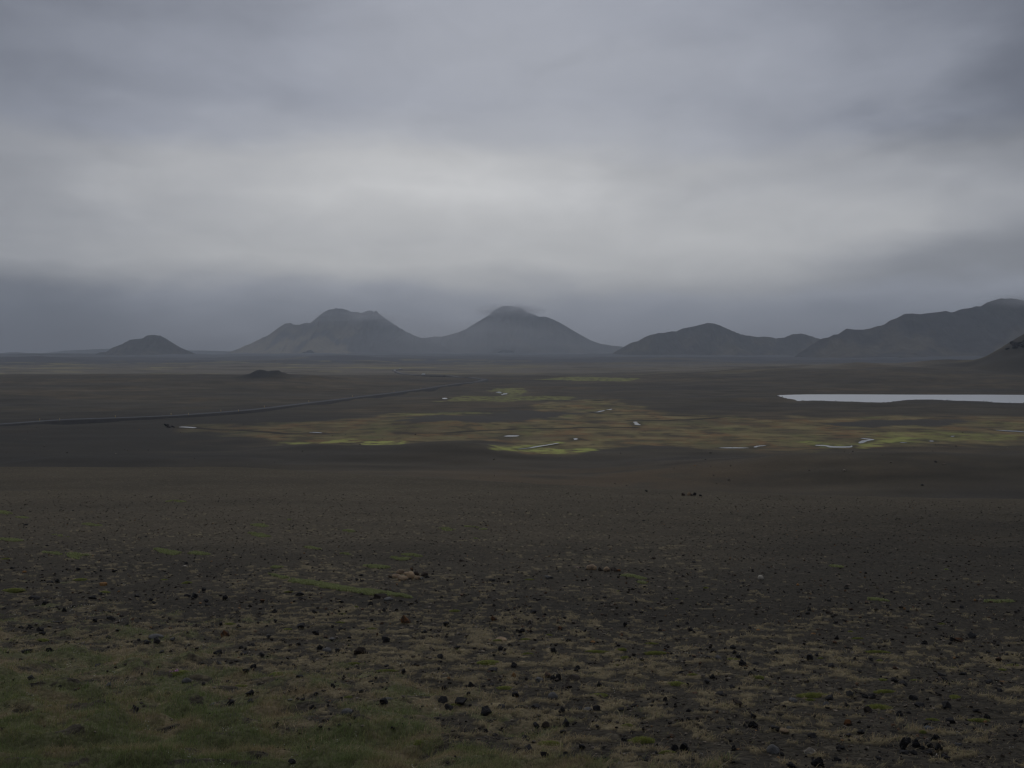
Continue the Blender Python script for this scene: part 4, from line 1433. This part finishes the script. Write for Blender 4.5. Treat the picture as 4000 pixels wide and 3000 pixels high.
def turf():
    rng = np.random.default_rng(43)
    n = 620000
    v = 1185 + (1705 - 1185) * rng.random(n) ** 0.62
    x, y = ground_at_v(rng.uniform(-330, 2540, n), v)
    g, vv = grass_level(x, y)
    dc = dry_cover(x, y)
    fine = fbm(x / 0.22, y / 0.22, 2, 211)
    pr = np.maximum(sstep(0.15, 0.6, g) * np.clip(0.75 + 0.8 * fine, 0.1, 1), 0.95 * dc * np.clip(0.65 + 1.1 * fine, 0, 1))
    pr = pr * (1 - 0.9 * sstep(0.28, 0.5, -fbm(x / 0.8, y / 0.6, 3, 241)) * (g > 0.1)) + 0.02
    keep = rng.random(n) < pr
    x, y, g, dc = x[keep], y[keep], g[keep], dc[keep]
    n = len(x)
    z = height(x, y) - 0.006
    tall = fbm(x / 0.9, y / 0.9, 3, 215)
    h = (0.020 + 0.030 * rng.random(n)) * (1 + 0.6 * np.clip(tall, -0.6, 1)) + g * (0.018 + 0.035 * rng.random(n)) * (1 + 0.9 * np.clip(tall, -0.7, 1))
    h = h * np.where(rng.random(n) < 0.02, 2.0, 1.0)
    w = np.maximum(0.0035, 0.00042 * y) * rng.uniform(0.7, 1.5, n)
    az = rng.normal(0.3, 1.3, n)
    lean = h * np.where(rng.random(n) < g, rng.uniform(0.2, 1.3, n), rng.uniform(0.8, 2.4, n))
    dry = np.array([(0.36, 0.285, 0.165), (0.42, 0.345, 0.21), (0.27, 0.20, 0.11), (0.24, 0.23, 0.105)])
    grn = np.array([(0.155, 0.190, 0.072), (0.190, 0.210, 0.085), (0.235, 0.228, 0.100), (0.27, 0.225, 0.120), (0.33, 0.26, 0.15)])
    hue = fbm(x / 1.3, y / 1.0, 4, 221)
    cd_ = dry[rng.choice(4, n, p=[0.42, 0.22, 0.18, 0.18])]
    cg = grn[np.clip((rng.random(n) * 2.6 + 4.0 * np.clip(hue + 0.06, -0.3, 0.8)).astype(int), 0, 4)]
    sel = rng.random(n) < np.clip(g * 1.25, 0, 1)
    col = np.where(sel[:, None], cg, cd_) * rng.uniform(0.7, 1.3, n)[:, None]
    V, Fq, cc = blades_np(x, y, z, h, w, lean, az, col)
    me = mesh_np('grass', V, Fq, False)
    set_col(me, cc)
    tag(link('grass', me, M_BLADE), 'short dry and green grass growing in tufts on the slope', None, None, 'stuff')


turf()


# moss cushions: a low dome furred with tiny shoots
def cushion_mesh(seed, grassy=False):
    rng = np.random.default_rng(seed)
    nr, na = 9, 26
    V, Fc, CC = [], [], []
    rad = 0.5 * (1 + 0.16 * np.sin(np.arange(na) / na * 2 * math.pi * 2 + rng.uniform(0, 6)) + 0.10 * rng.standard_normal(na))
    for i in range(nr):
        s = i / (nr - 1)
        for j in range(na):
            a = j / na * 2 * math.pi
            r = rad[j] * (1 - s)
            zz = (1 - (1 - s) ** 2.2) + 0.06 * rng.standard_normal() * (1 if 0 < i else 0)
            V.append((r * math.cos(a), r * math.sin(a), zz - 0.10))
            CC.append(np.array((0.15, 0.17, 0.05)) * rng.uniform(0.7, 1.2))
    for i in range(nr - 1):
        for j in range(na):
            k = (j + 1) % na
            Fc += [(i * na + j, i * na + k, (i + 1) * na + k), (i * na + j, (i + 1) * na + k, (i + 1) * na + j)]
    V, Fc, CC = np.array(V), np.array(Fc), np.array(CC)
    n = 1500
    a = rng.uniform(0, 2 * math.pi, n)
    q = np.sqrt(rng.random(n))
    r = np.interp(a / (2 * math.pi) * na, np.arange(na + 1), np.append(rad, rad[0])) * q
    x, y, z = r * np.cos(a), r * np.sin(a), 1 - q ** 2.2 - 0.12
    col = np.array([(0.25, 0.28, 0.075), (0.30, 0.31, 0.09), (0.20, 0.235, 0.062), (0.32, 0.265, 0.12)])[rng.choice(4, n, p=[.4, .3, .2, .1])] * rng.uniform(0.7, 1.3, n)[:, None]
    hh = rng.uniform(0.5, 1.4, n) if grassy else rng.uniform(0.12, 0.32, n)
    BV, BF, BC = blades_np(x, y, z, hh, np.full(n, 0.022 if not grassy else 0.014), rng.uniform(0.0, 0.10 if not grassy else 0.16, n), rng.uniform(0, 6.3, n), col)
    me = mesh_np('moss_cushion', np.vstack([V, BV]), np.vstack([Fc, BF + len(V)]), False)
    set_col(me, np.vstack([CC, BC]))
    me.materials.append(M_BLADE)
    return me


CUSH = [cushion_mesh(700 + i) for i in range(5)]
TUFT = [cushion_mesh(720 + i, True) for i in range(2)]
CUSHIONS = [
    (553, 1327.2, "1995 425 240 66|165 535 180 52|1130 492 180 24|2160 652 160 44|800 735 90 24|1715 790 120 18|1400 1130 100 60|2090 240 90 20|850 440 110 22|740 10 70 18|1000 135 90 16|260 138 100 20|720 78 80 16"),
    (0, 1327.2, "1560 545 180 54|1980 100 90 24|340 245 110 34|2060 615 150 34"),
    (1106, 1327.2, "990 388 90 30|1440 612 180 58|745 712 170 42|1205 245 120 20|935 320 70 18|125 352 110 20|1000 975 100 30|1345 1218 140 24|1910 395 110 24|110 226 110 14|1560 540 90 24|2150 560 90 34|320 182 60 12|905 455 70 14"),
    (1659, 1327.2, "1640 738 120 46|970 398 60 18|1280 568 80 20|1605 460 80 18|2035 485 80 24|720 152 60 16|780 222 100 18|1000 582 110 32|1435 905 120 32|2130 455 110 28|460 385 70 14|370 745 90 22|1510 92 70 12|1350 1040 60 26"),
    (0, 995.4, "670 1032 120 34|1600 1062 90 30|80 1135 180 44|1410 1030 60 22|890 1140 90 24|30 855 70 22"),
    (553, 995.4, "855 1268 60 16|1715 1308 90 22|280 1142 80 10"),
    (1106, 995.4, "1680 1108 46 20|150 1030 70 16|925 1125 60 10|1425 1195 40 14"),
]
TUFTS = [(1106, 1327.2, "1130 1095 210 60|320 1145 190 46|1240 350 180 24|740 330 200 18|960 325 60 20"), (1659, 1327.2, "970 805 200 50|1020 685 170 26|380 720 270 44|960 330 190 16|1820 905 190 26")]
gmarks = LANDMARKS[1:]
cl_all = []
for kind, src in (('cushion', CUSHIONS), ('tuft', TUFTS)):
    for ox, oy, s in src:
        for x, y, w, h, c in parse(s):
            cl_all.append((ox + x * 0.25, oy + y * 0.25, w * 0.25, h * 0.25, kind))
gp = at([q[0] for q in cl_all], [q[1] for q in cl_all])
CNAMED = {(1052, 1433): 'biggest round moss cushion, bright green, on dry gravel at the centre', (390, 1463): 'green moss cushion carrying the pink flowers', (1466, 1480): 'tall pointed green moss cushion right of the big one',
          (1292, 1505): 'long bright green moss cushion sloping right, between dark rocks', (594, 1461): 'broad green moss cushion at the edge of the turf'}
cn = {}
for (nx, ny), lab in CNAMED.items():
    i = min((i for i in range(len(cl_all)) if i not in cn), key=lambda i: abs(cl_all[i][0] - nx) + abs(cl_all[i][1] - ny))
    cn[i] = lab
    used_labels[lab] = 1
for i, (px, py, w, h, kind) in enumerate(cl_all):
    gx, gy, gz = gp[i]
    W = w / F * gy
    dep = math.atan((py - HORIZON) / F)
    depth = min(W * 0.8, (h / F * gy) / math.sin(dep) * 0.75)
    H = max(0.03, 0.42 * h / F * gy)
    cy = gy + depth * 0.45
    me = (CUSH if kind == 'cushion' else TUFT)[i % (5 if kind == 'cushion' else 2)]
    o = link('moss_cushion' if kind == 'cushion' else 'grass_tuft', me)
    o.location = (gx, cy, float(height(np.array([gx]), np.array([cy]))[0]))
    o.scale = (W, depth, H)
    o.rotation_euler = (0, 0, (rr.random() - 0.5) * 0.4)
    nm = 'moss cushion' if kind == 'cushion' else 'tuft of longer grass'
    sz = 'small' if w < 22 else 'broad' if w < 34 else 'large'
    lm = sorted(gmarks + ([LANDMARKS[0]] if i else []), key=lambda q: math.hypot(q[1] - px, (q[2] - py) * 1.6))[0]
    dx, dy = px - lm[1], py - lm[2]
    cands = []
    if math.hypot(dx, dy * 1.6) < 170 and 'moss cushion' not in lm[0]:
        rel = ('right of ' if dx > 0 else 'left of ') if abs(dx) > abs(dy) * 1.6 else ('in front of ' if dy > 0 else 'behind ')
        cands.append(f"{sz} green {nm}, {rel}{lm[0]}")
    cands.append(f"{sz} green {nm}, {round(px / 22.12, 1):g}% across, {round(py / 16.59, 1):g}% down the photo")
    tag(o, cn.get(i) or free_label(cands), 'moss cushion' if kind == 'cushion' else 'grass tuft', 'moss cushions on the slope' if kind == 'cushion' else 'tufts of longer grass')

# strips of low green plants on the gravel: (points in the photograph, thickness, density, label)
STRIPS = [
    ([(-30, 1102), (0, 1103), (18, 1106)], 7, 1.0, 'moss patch at the left edge, highest of those on the gravel'),
    ([(24, 1110), (54, 1113)], 3, 0.9, 'thin moss strip just right of the highest patch at the left edge'),
    ([(172, 1126), (212, 1129)], 5, 0.9, 'short moss strip on dark gravel near the left edge'),
    ([(-20, 1157), (40, 1162)], 6, 1.0, 'moss patch at the left edge under the highest one'),
    ([(355, 1079), (375, 1078), (397, 1079.5)], 3.5, 1.0, 'lone green moss strip far up the gravel at left'),
    ([(92, 1148), (118, 1149), (144, 1154)], 3, 0.7, 'faint broken moss strip near the left edge'),
    ([(85, 1184), (130, 1189), (192, 1190)], 5, 0.7, 'long faint moss strip sloping down near the left edge'),
    ([(140, 1193), (182, 1197)], 4, 0.6, 'faint moss strip right below the long faint one'),
    ([(328, 1178), (360, 1184), (385, 1185.5)], 8, 1.0, 'thick green moss patch with a tail at the left'),
    ([(390, 1184.5), (415, 1184), (446, 1187)], 5, 0.9, 'tail of green moss running right from the thick patch'),
    ([(540, 1127), (560, 1128), (574, 1130)], 6, 1.0, 'upper one of a pair of bright moss patches left of centre'),
    ([(533, 1143), (555, 1148), (578, 1152)], 7, 1.0, 'lower one of a pair of bright moss patches left of centre'),
    ([(578, 1229), (630, 1240), (674, 1245), (690, 1250), (735, 1256), (790, 1263), (840, 1268), (883, 1272)], 8, 1.15, 'long bright moss strip slanting down to the right below centre'),
    ([(738, 1139.5), (763, 1142)], 4, 1.0, 'short moss strip alone on gravel near the middle'),
    ([(785, 1211), (810, 1213), (838, 1215)], 5, 1.0, 'bright moss strip above left of the tan boulder pile'),
    ([(844, 1193), (862, 1197), (884, 1197)], 5, 0.9, 'moss strip high above the tan boulder pile'),
    ([(867, 1188.5), (888, 1189), (908, 1192)], 4, 0.9, 'thin moss strip touching the one above the tan boulder pile'),
    ([(648, 1170), (668, 1174), (690, 1179)], 4, 0.7, 'faint slanting moss strip above the long bright one'),
    ([(733, 1186), (755, 1189)], 3, 0.7, 'tiny moss strip left of the strips above the boulder pile'),
    ([(948, 1134), (970, 1137), (988, 1140)], 6, 0.35, 'sparse moss patch on gravel near the centre'),
    ([(1003, 1131), (1030, 1134), (1050, 1136)], 5, 0.3, 'sparse moss patch just right of the centre one'),
    ([(1003, 1153), (1033, 1155)], 3, 0.5, 'thin moss line below the sparse centre patches'),
    ([(618, 1117.5), (633, 1119)], 2.5, 0.8, 'tiny bright moss line high on the gravel left of centre'),
    ([(583, 1213), (608, 1215)], 4, 0.8, 'small moss patch above the left end of the long strip'),
    ([(1345, 1230), (1370, 1231), (1398, 1237)], 4, 0.5, 'sparse moss tail right of the row of tan boulders'),
    ([(1380, 1244), (1425, 1250)], 3, 0.4, 'thin moss line under the tail of the tan boulder row'),
    ([(1794, 1211), (1815, 1213), (1836, 1216)], 4, 0.6, 'sparse moss strip on the dark gravel at right'),
    ([(1885, 1276), (1924, 1279)], 4, 0.5, 'sparse moss patch low on the right gravel'),
    ([(2051, 1284), (2085, 1282)], 4, 0.5, 'sparse moss patch near the right edge'),
    ([(2140, 1281), (2199, 1281)], 2.5, 0.85, 'thin straight moss line at the right edge'),
    ([(2050, 1217), (2058, 1216.5)], 3, 0.8, 'tiny yellow moss dot on the right gravel'),
]
for pts, th, dens, lab in STRIPS:
    rng = np.random.default_rng(int(abs(pts[0][0])) + 900)
    seg = [math.hypot(b_[0] - a_[0], b_[1] - a_[1]) for a_, b_ in zip(pts[:-1], pts[1:])]
    L = sum(seg)
    n = int(L * th * 1.5 * dens) + 30
    s = rng.uniform(0, L, n)
    cum = np.concatenate([[0], np.cumsum(seg)])
    px = np.interp(s, cum, [p[0] for p in pts])
    taper = np.clip(np.minimum(s, L - s) / (0.25 * L), 0.25, 1)
    py = np.interp(s, cum, [p[1] for p in pts]) + (rng.random(n) - 0.5) * th * taper
    x, y = ground_at_v(px, py)
    keep = fbm(x / 0.8, y / 0.8, 2, 231) > (-0.35 if dens > 0.8 else 0.0 if dens > 0.55 else 0.1)
    x, y = x[keep], y[keep]
    z = height(x, y)
    c0 = np.array((x.mean(), y.mean(), z.mean()))
    m = len(x)
    k = 7
    jx = np.repeat(x, k) + rng.normal(0, 0.035, m * k)
    jy = np.repeat(y, k) + rng.normal(0, 0.035, m * k)
    jz = np.repeat(z, k) - 0.01
    hh = rng.uniform(0.03, 0.085, m * k)
    col = np.array([(0.29, 0.32, 0.135), (0.235, 0.265, 0.105), (0.37, 0.385, 0.20)])[rng.choice(3, m * k)] * rng.uniform(0.7, 1.25, m * k)[:, None]
    V, Fq, cc = blades_np(jx - c0[0], jy - c0[1], jz - c0[2], hh, np.full(m * k, 0.035), rng.uniform(0, 0.05, m * k), rng.uniform(0, 6.3, m * k), col)
    me = mesh_np('moss_patch', V, Fq, False)
    set_col(me, cc)
    o = link('moss_patch', me, M_BLADE)
    o.location = c0
    tag(o, lab, 'moss patch', 'strips of moss on the gravel')

# flowers
M_PETAL, t, b = principled('white_petals', 0.7, 0.2)
b.inputs['Base Color'].default_value = (0.62, 0.60, 0.52, 1)
M_PINK, t, b = principled('pink_petals', 0.7, 0.2)
b.inputs['Base Color'].default_value = (0.55, 0.22, 0.48, 1)
M_STEM, t, b = principled('flower_stems', 0.8, 0.1)
b.inputs['Base Color'].default_value = (0.09, 0.10, 0.04, 1)


def flower_heads(x, y, z, r, lift, rng):
    V, Fc = [], []
    for i in range(len(x)):
        k0 = len(V)
        top = z[i] + lift[i]
        V.append((x[i], y[i], top + 0.3 * r[i]))
        m = 5
        for j in range(2 * m):
            a = j / (2 * m) * 2 * math.pi
            q = r[i] * (1.0 if j % 2 == 0 else 0.6)
            V.append((x[i] + q * math.cos(a), y[i] + q * math.sin(a) * 0.9, top + rng.uniform(-0.2, 0.5) * r[i]))
        for j in range(2 * m):
            Fc.append((k0, k0 + 1 + j, k0 + 1 + (j + 1) % (2 * m)))
    return np.array(V), np.array(Fc)


FLOWER_SPOTS = [(0, 1327.2, [(1170, 255, 30), (1400, 275, 50), (940, 380, 40), (750, 405, 25), (1030, 455, 25), (1215, 735, 60), (1890, 770, 40), (1930, 785, 40), (2170, 790, 40), (2160, 925, 12), (1790, 1060, 40),
                             (1850, 1030, 40), (1600, 1020, 30), (1420, 1000, 40), (1160, 1070, 30), (210, 580, 40), (540, 300, 60), (650, 215, 60), (590, 235, 30), (1020, 170, 20), (60, 345, 6), (1750, 160, 40), (1580, 155, 30), (2120, 230, 20), (1560, 960, 30)]),
                (553, 1327.2, [(1400, 515, 60), (1370, 520, 25), (1480, 480, 20), (1530, 520, 10), (1250, 300, 60), (1510, 395, 20), (840, 810, 40), (210, 840, 12), (430, 830, 20), (220, 715, 15), (20, 775, 8), (1540, 1100, 30), (1870, 1115, 20),
                               (1660, 1215, 20), (200, 1060, 60), (300, 1000, 60), (20, 1215, 20), (640, 1240, 30), (1540, 610, 30), (1900, 1290, 12), (940, 1195, 12), (680, 850, 15), (1350, 1040, 30)]),
                (1106, 1327.2, [(1458, 1265, 20), (1520, 225, 25), (1640, 240, 30), (1430, 235, 25), (435, 130, 20), (55, 150, 15), (900, 495, 30), (120, 860, 15), (1660, 940, 20), (1850, 1025, 8), (640, 965, 20)]),
                (1659, 1327.2, [(1470, 275, 30), (1630, 505, 15), (2180, 890, 20), (1520, 940, 25), (1890, 1030, 8), (1410, 1300, 25), (2145, 1210, 12), (1690, 805, 30), (2040, 420, 20), (1015, 450, 15), (660, 750, 10), (460, 185, 15)]),
                (0, 995.4, [(490, 1110, 60), (710, 1185, 50), (740, 1195, 40), (1030, 1015, 30), (600, 1215, 60), (1000, 1300, 50), (570, 1190, 15), (80, 1260, 20)])]
rng = np.random.default_rng(61)
fx, fy = [], []
for ox, oy, sp in FLOWER_SPOTS:
    for x, y, r in sp:
        m_ = max(2, int(r / 6))
        for _ in range(m_):
            fx.append(ox + (x + rng.normal(0, r * 0.5)) * 0.25)
            fy.append(oy + (y + rng.normal(0, r * 0.22)) * 0.25)
fx, fy = np.array(fx), np.array(fy)
x, y = ground_at_v(fx, fy)
z = height(x, y)
lift = rng.uniform(0.03, 0.085, len(x))
V, Fc = flower_heads(x, y, z, rng.uniform(0.004, 0.0085, len(x)) * np.clip(y / 12, 1, 2.2), lift, rng)
sv_, sf_, _ = blades_np(x, y, z - 0.01, lift + 0.01, np.full(len(x), 0.003), np.zeros(len(x)), rng.uniform(0, 6, len(x)), np.zeros((len(x), 3)))
me = mesh_np('white_flowers', np.vstack([V, sv_]), np.vstack([Fc, sf_ + len(V)]), False)
me.materials.append(M_PETAL)
me.materials.append(M_STEM)
me.polygons.foreach_set('material_index', np.concatenate([np.zeros(len(Fc), np.int32), np.ones(len(sf_), np.int32)]))
tag(link('white_flowers', me), 'tiny white flower heads dotted through the turf and gravel', None, None, 'stuff')


def pink_plant(px, py, n, spread, label):
    rng = np.random.default_rng(int(px))
    p = at([px], [py])[0]
    root = bpy.data.objects.new('pink_flower', None)
    C.objects.link(root)
    root.location = p
    root.empty_display_size = 0.05
    tag(root, label, 'flower')
    x, y = rng.normal(0, spread, n), rng.normal(0, spread * 0.8, n)
    lift = rng.uniform(0.05, 0.11, n)
    V, Fc = flower_heads(x, y, np.zeros(n), rng.uniform(0.011, 0.017, n), lift, rng)
    link('petals', mesh_np('petals', V, Fc, False), M_PINK, root)
    V, Fc, _ = blades_np(x, y, np.full(n, -0.02), lift + 0.02, np.full(n, 0.004), np.zeros(n), rng.uniform(0, 6, n), np.zeros((n, 3)))
    link('stems', mesh_np('stems', V, Fc, False), M_STEM, root)


pink_plant(380.5, 1461, 14, 0.045, 'small cluster of pink flowers on a green moss cushion at left')
pink_plant(1245, 1229, 7, 0.06, 'tiny pink flower left of the row of tan boulders')

# ------------------------------------------------------------------ posts and vehicles along the road
M_POST, t, b = principled('yellow_post', 0.6, 0.3)
b.inputs['Base Color'].default_value = (0.62, 0.42, 0.06, 1)
M_BAND, t, b = principled('post_band', 0.4, 0.5)
b.inputs['Base Color'].default_value = (0.75, 0.75, 0.72, 1)


def prism(name, n, r, z0, z1, mat, parent, taper=1.0, phase=0.4):
    bm = bmesh.new()
    lo = [bm.verts.new((r * math.cos(phase + i / n * 2 * math.pi), r * math.sin(phase + i / n * 2 * math.pi), z0)) for i in range(n)]
    hi = [bm.verts.new((r * taper * math.cos(phase + i / n * 2 * math.pi), r * taper * math.sin(phase + i / n * 2 * math.pi), z1)) for i in range(n)]
    for i in range(n):
        bm.faces.new((lo[i], lo[(i + 1) % n], hi[(i + 1) % n], hi[i]))
    bm.faces.new(hi)
    bm.faces.new(lo[::-1])
    me = bpy.data.meshes.new(name)
    bm.to_mesh(me)
    bm.free()
    return link(name, me, mat, parent)


RPX = 1106 + F * ROAD_C[:, 0] / ROAD_C[:, 1]
near_part = np.arange(len(RPX)) < int(np.argmax(RPX))
POSTS = [(90, 1), (127, -1), (235, 1), (367, 1), (397, -1), (484, 1), (512, -1), (583, 1), (675, 1), (772, 1), (860, 1), (918, 1), (954, -1)]
proto = None
ordn = ['first', 'second', 'third', 'fourth', 'fifth', 'sixth', 'seventh', 'eighth', 'ninth']
fi = ni = 0
for px, side in POSTS:
    i = int(np.argmin(np.where(near_part, np.abs(RPX - px), 1e9)))
    far_n = ROAD_N[i] if ROAD_N[i][1] > 0 else -ROAD_N[i]
    q = ROAD_C[i] + far_n * side * 4.2
    z = ROAD_Z[i] - 0.10
    if proto is None:
        proto = bpy.data.objects.new('guide_post', None)
        C.objects.link(proto)
        link_b = prism('post_body', 8, 0.11, -0.25, 1.35, M_POST, proto, 0.85)
        prism('reflector_band', 8, 0.118, 1.0, 1.14, M_BAND, proto, 0.98)
        o = proto
    else:
        o = proto.copy()
        C.objects.link(o)
        for ch in list(proto.children):
            c_ = ch.copy()
            C.objects.link(c_)
            c_.parent = o
    o.location = (q[0], q[1], z)
    if side > 0:
        lab = f"yellow guide post on the far verge of the road, {ordn[fi]} from the left"
        fi += 1
    else:
        lab = f"yellow guide post on the near verge of the road, {ordn[ni]} from the left"
        ni += 1
    tag(o, lab, 'guide post', 'guide posts along the road')

M_VAN, t, b = principled('white_paint', 0.35, 0.5)
b.inputs['Base Color'].default_value = (0.80, 0.80, 0.79, 1)
M_GLASS, t, b = principled('dark_glass', 0.1, 0.6)
b.inputs['Base Color'].default_value = (0.02, 0.022, 0.025, 1)
M_TYRE, t, b = principled('rubber', 0.8, 0.2)
b.inputs['Base Color'].default_value = (0.015, 0.015, 0.015, 1)


def profile_body(name, prof, halfw, mat, parent, top_in=0.12):
    """side profile (x, z) given a width, narrower at the roof"""
    bm = bmesh.new()
    zt = max(p[1] for p in prof)
    L, R = [], []
    for x, z in prof:
        wz = halfw - top_in * max(0.0, (z - 1.1) / (zt - 1.1)) if zt > 1.1 else halfw
        L.append(bm.verts.new((x, wz, z)))
        R.append(bm.verts.new((x, -wz, z)))
    n = len(prof)
    for i in range(n):
        j = (i + 1) % n
        bm.faces.new((L[i], L[j], R[j], R[i]))
    bm.faces.new(L[::-1])
    bm.faces.new(R)
    bmesh.ops.recalc_face_normals(bm, faces=bm.faces[:])
    bmesh.ops.bevel(bm, geom=bm.edges[:], offset=0.05, segments=2, affect='EDGES', clamp_overlap=True)
    me = bpy.data.meshes.new(name)
    bm.to_mesh(me)
    bm.free()
    return link(name, me, mat, parent)


def plate(name, pts, mat, parent):
    bm = bmesh.new()
    bm.faces.new([bm.verts.new(p) for p in pts])
    bmesh.ops.solidify(bm, geom=bm.faces[:], thickness=0.03)
    me = bpy.data.meshes.new(name)
    bm.to_mesh(me)
    bm.free()
    return link(name, me, mat, parent)


def vehicle(px, kind, label, heading=0.0):
    i = int(np.argmin(np.where(~near_part & (ROAD_C[:, 1] < 1900), np.abs(RPX - px), 1e9)))
    root = bpy.data.objects.new('camper_van' if kind == 'camper' else 'white_car', None)
    C.objects.link(root)
    d = ROAD_C[min(i + 1, len(ROAD_C) - 1)] - ROAD_C[i - 1]
    root.rotation_euler = (0, 0, math.atan2(d[1], d[0]))
    root.location = (ROAD_C[i][0], ROAD_C[i][1], ROAD_Z[i] + 0.08)
    tag(root, label, 'camper van' if kind == 'camper' else 'car', 'white vehicles on the far road')
    if kind == 'camper':
        prof = [(-3.1, 0.4), (-3.15, 2.75), (1.4, 2.9), (2.2, 2.5), (2.3, 1.9), (2.75, 1.25), (3.2, 1.1), (3.25, 0.4)]
        hw, wx, ws = 1.1, (-1.9, 2.2), ((2.36, 1.85), (2.78, 1.30))
        sw = ((-1.8, 1.35, -0.6, 1.95), (0.0, 1.35, 1.0, 1.95))
    else:
        prof = [(-2.1, 0.35), (-2.15, 1.05), (-1.9, 1.62), (0.4, 1.68), (1.15, 1.08), (2.1, 0.92), (2.15, 0.35)]
        hw, wx, ws = 0.9, (-1.35, 1.35), ((0.52, 1.62), (1.16, 1.12))
        sw = ((-1.5, 1.08, -0.5, 1.5), (-0.35, 1.08, 0.5, 1.5))
    profile_body('body', prof, hw, M_VAN, root)
    plate('windscreen', [(ws[0][0], hw - 0.2, ws[0][1]), (ws[0][0], -hw + 0.2, ws[0][1]), (ws[1][0], -hw + 0.12, ws[1][1]), (ws[1][0], hw - 0.12, ws[1][1])], M_GLASS, root)
    for s in (1, -1):
        for x0, z0, x1, z1 in sw:
            plate('side_window', [(x0, s * (hw + 0.005), z0), (x1, s * (hw + 0.005), z0), (x1, s * (hw - 0.035), z1), (x0, s * (hw - 0.035), z1)], M_GLASS, root)
        for x in wx:
            w_ = prism('wheel', 16, 0.36, -0.11, 0.11, M_TYRE, root)
            w_.rotation_euler = (math.pi / 2, 0, 0)
            w_.location = (x, s * (hw - 0.08), 0.34)


vehicle(916, 'camper', 'nearest white camper van on the far road behind the left rise')
vehicle(864, 'car', 'small white car on the far road left of the nearest camper van')
vehicle(853, 'car', 'farthest white car where the road turns towards the mountains')
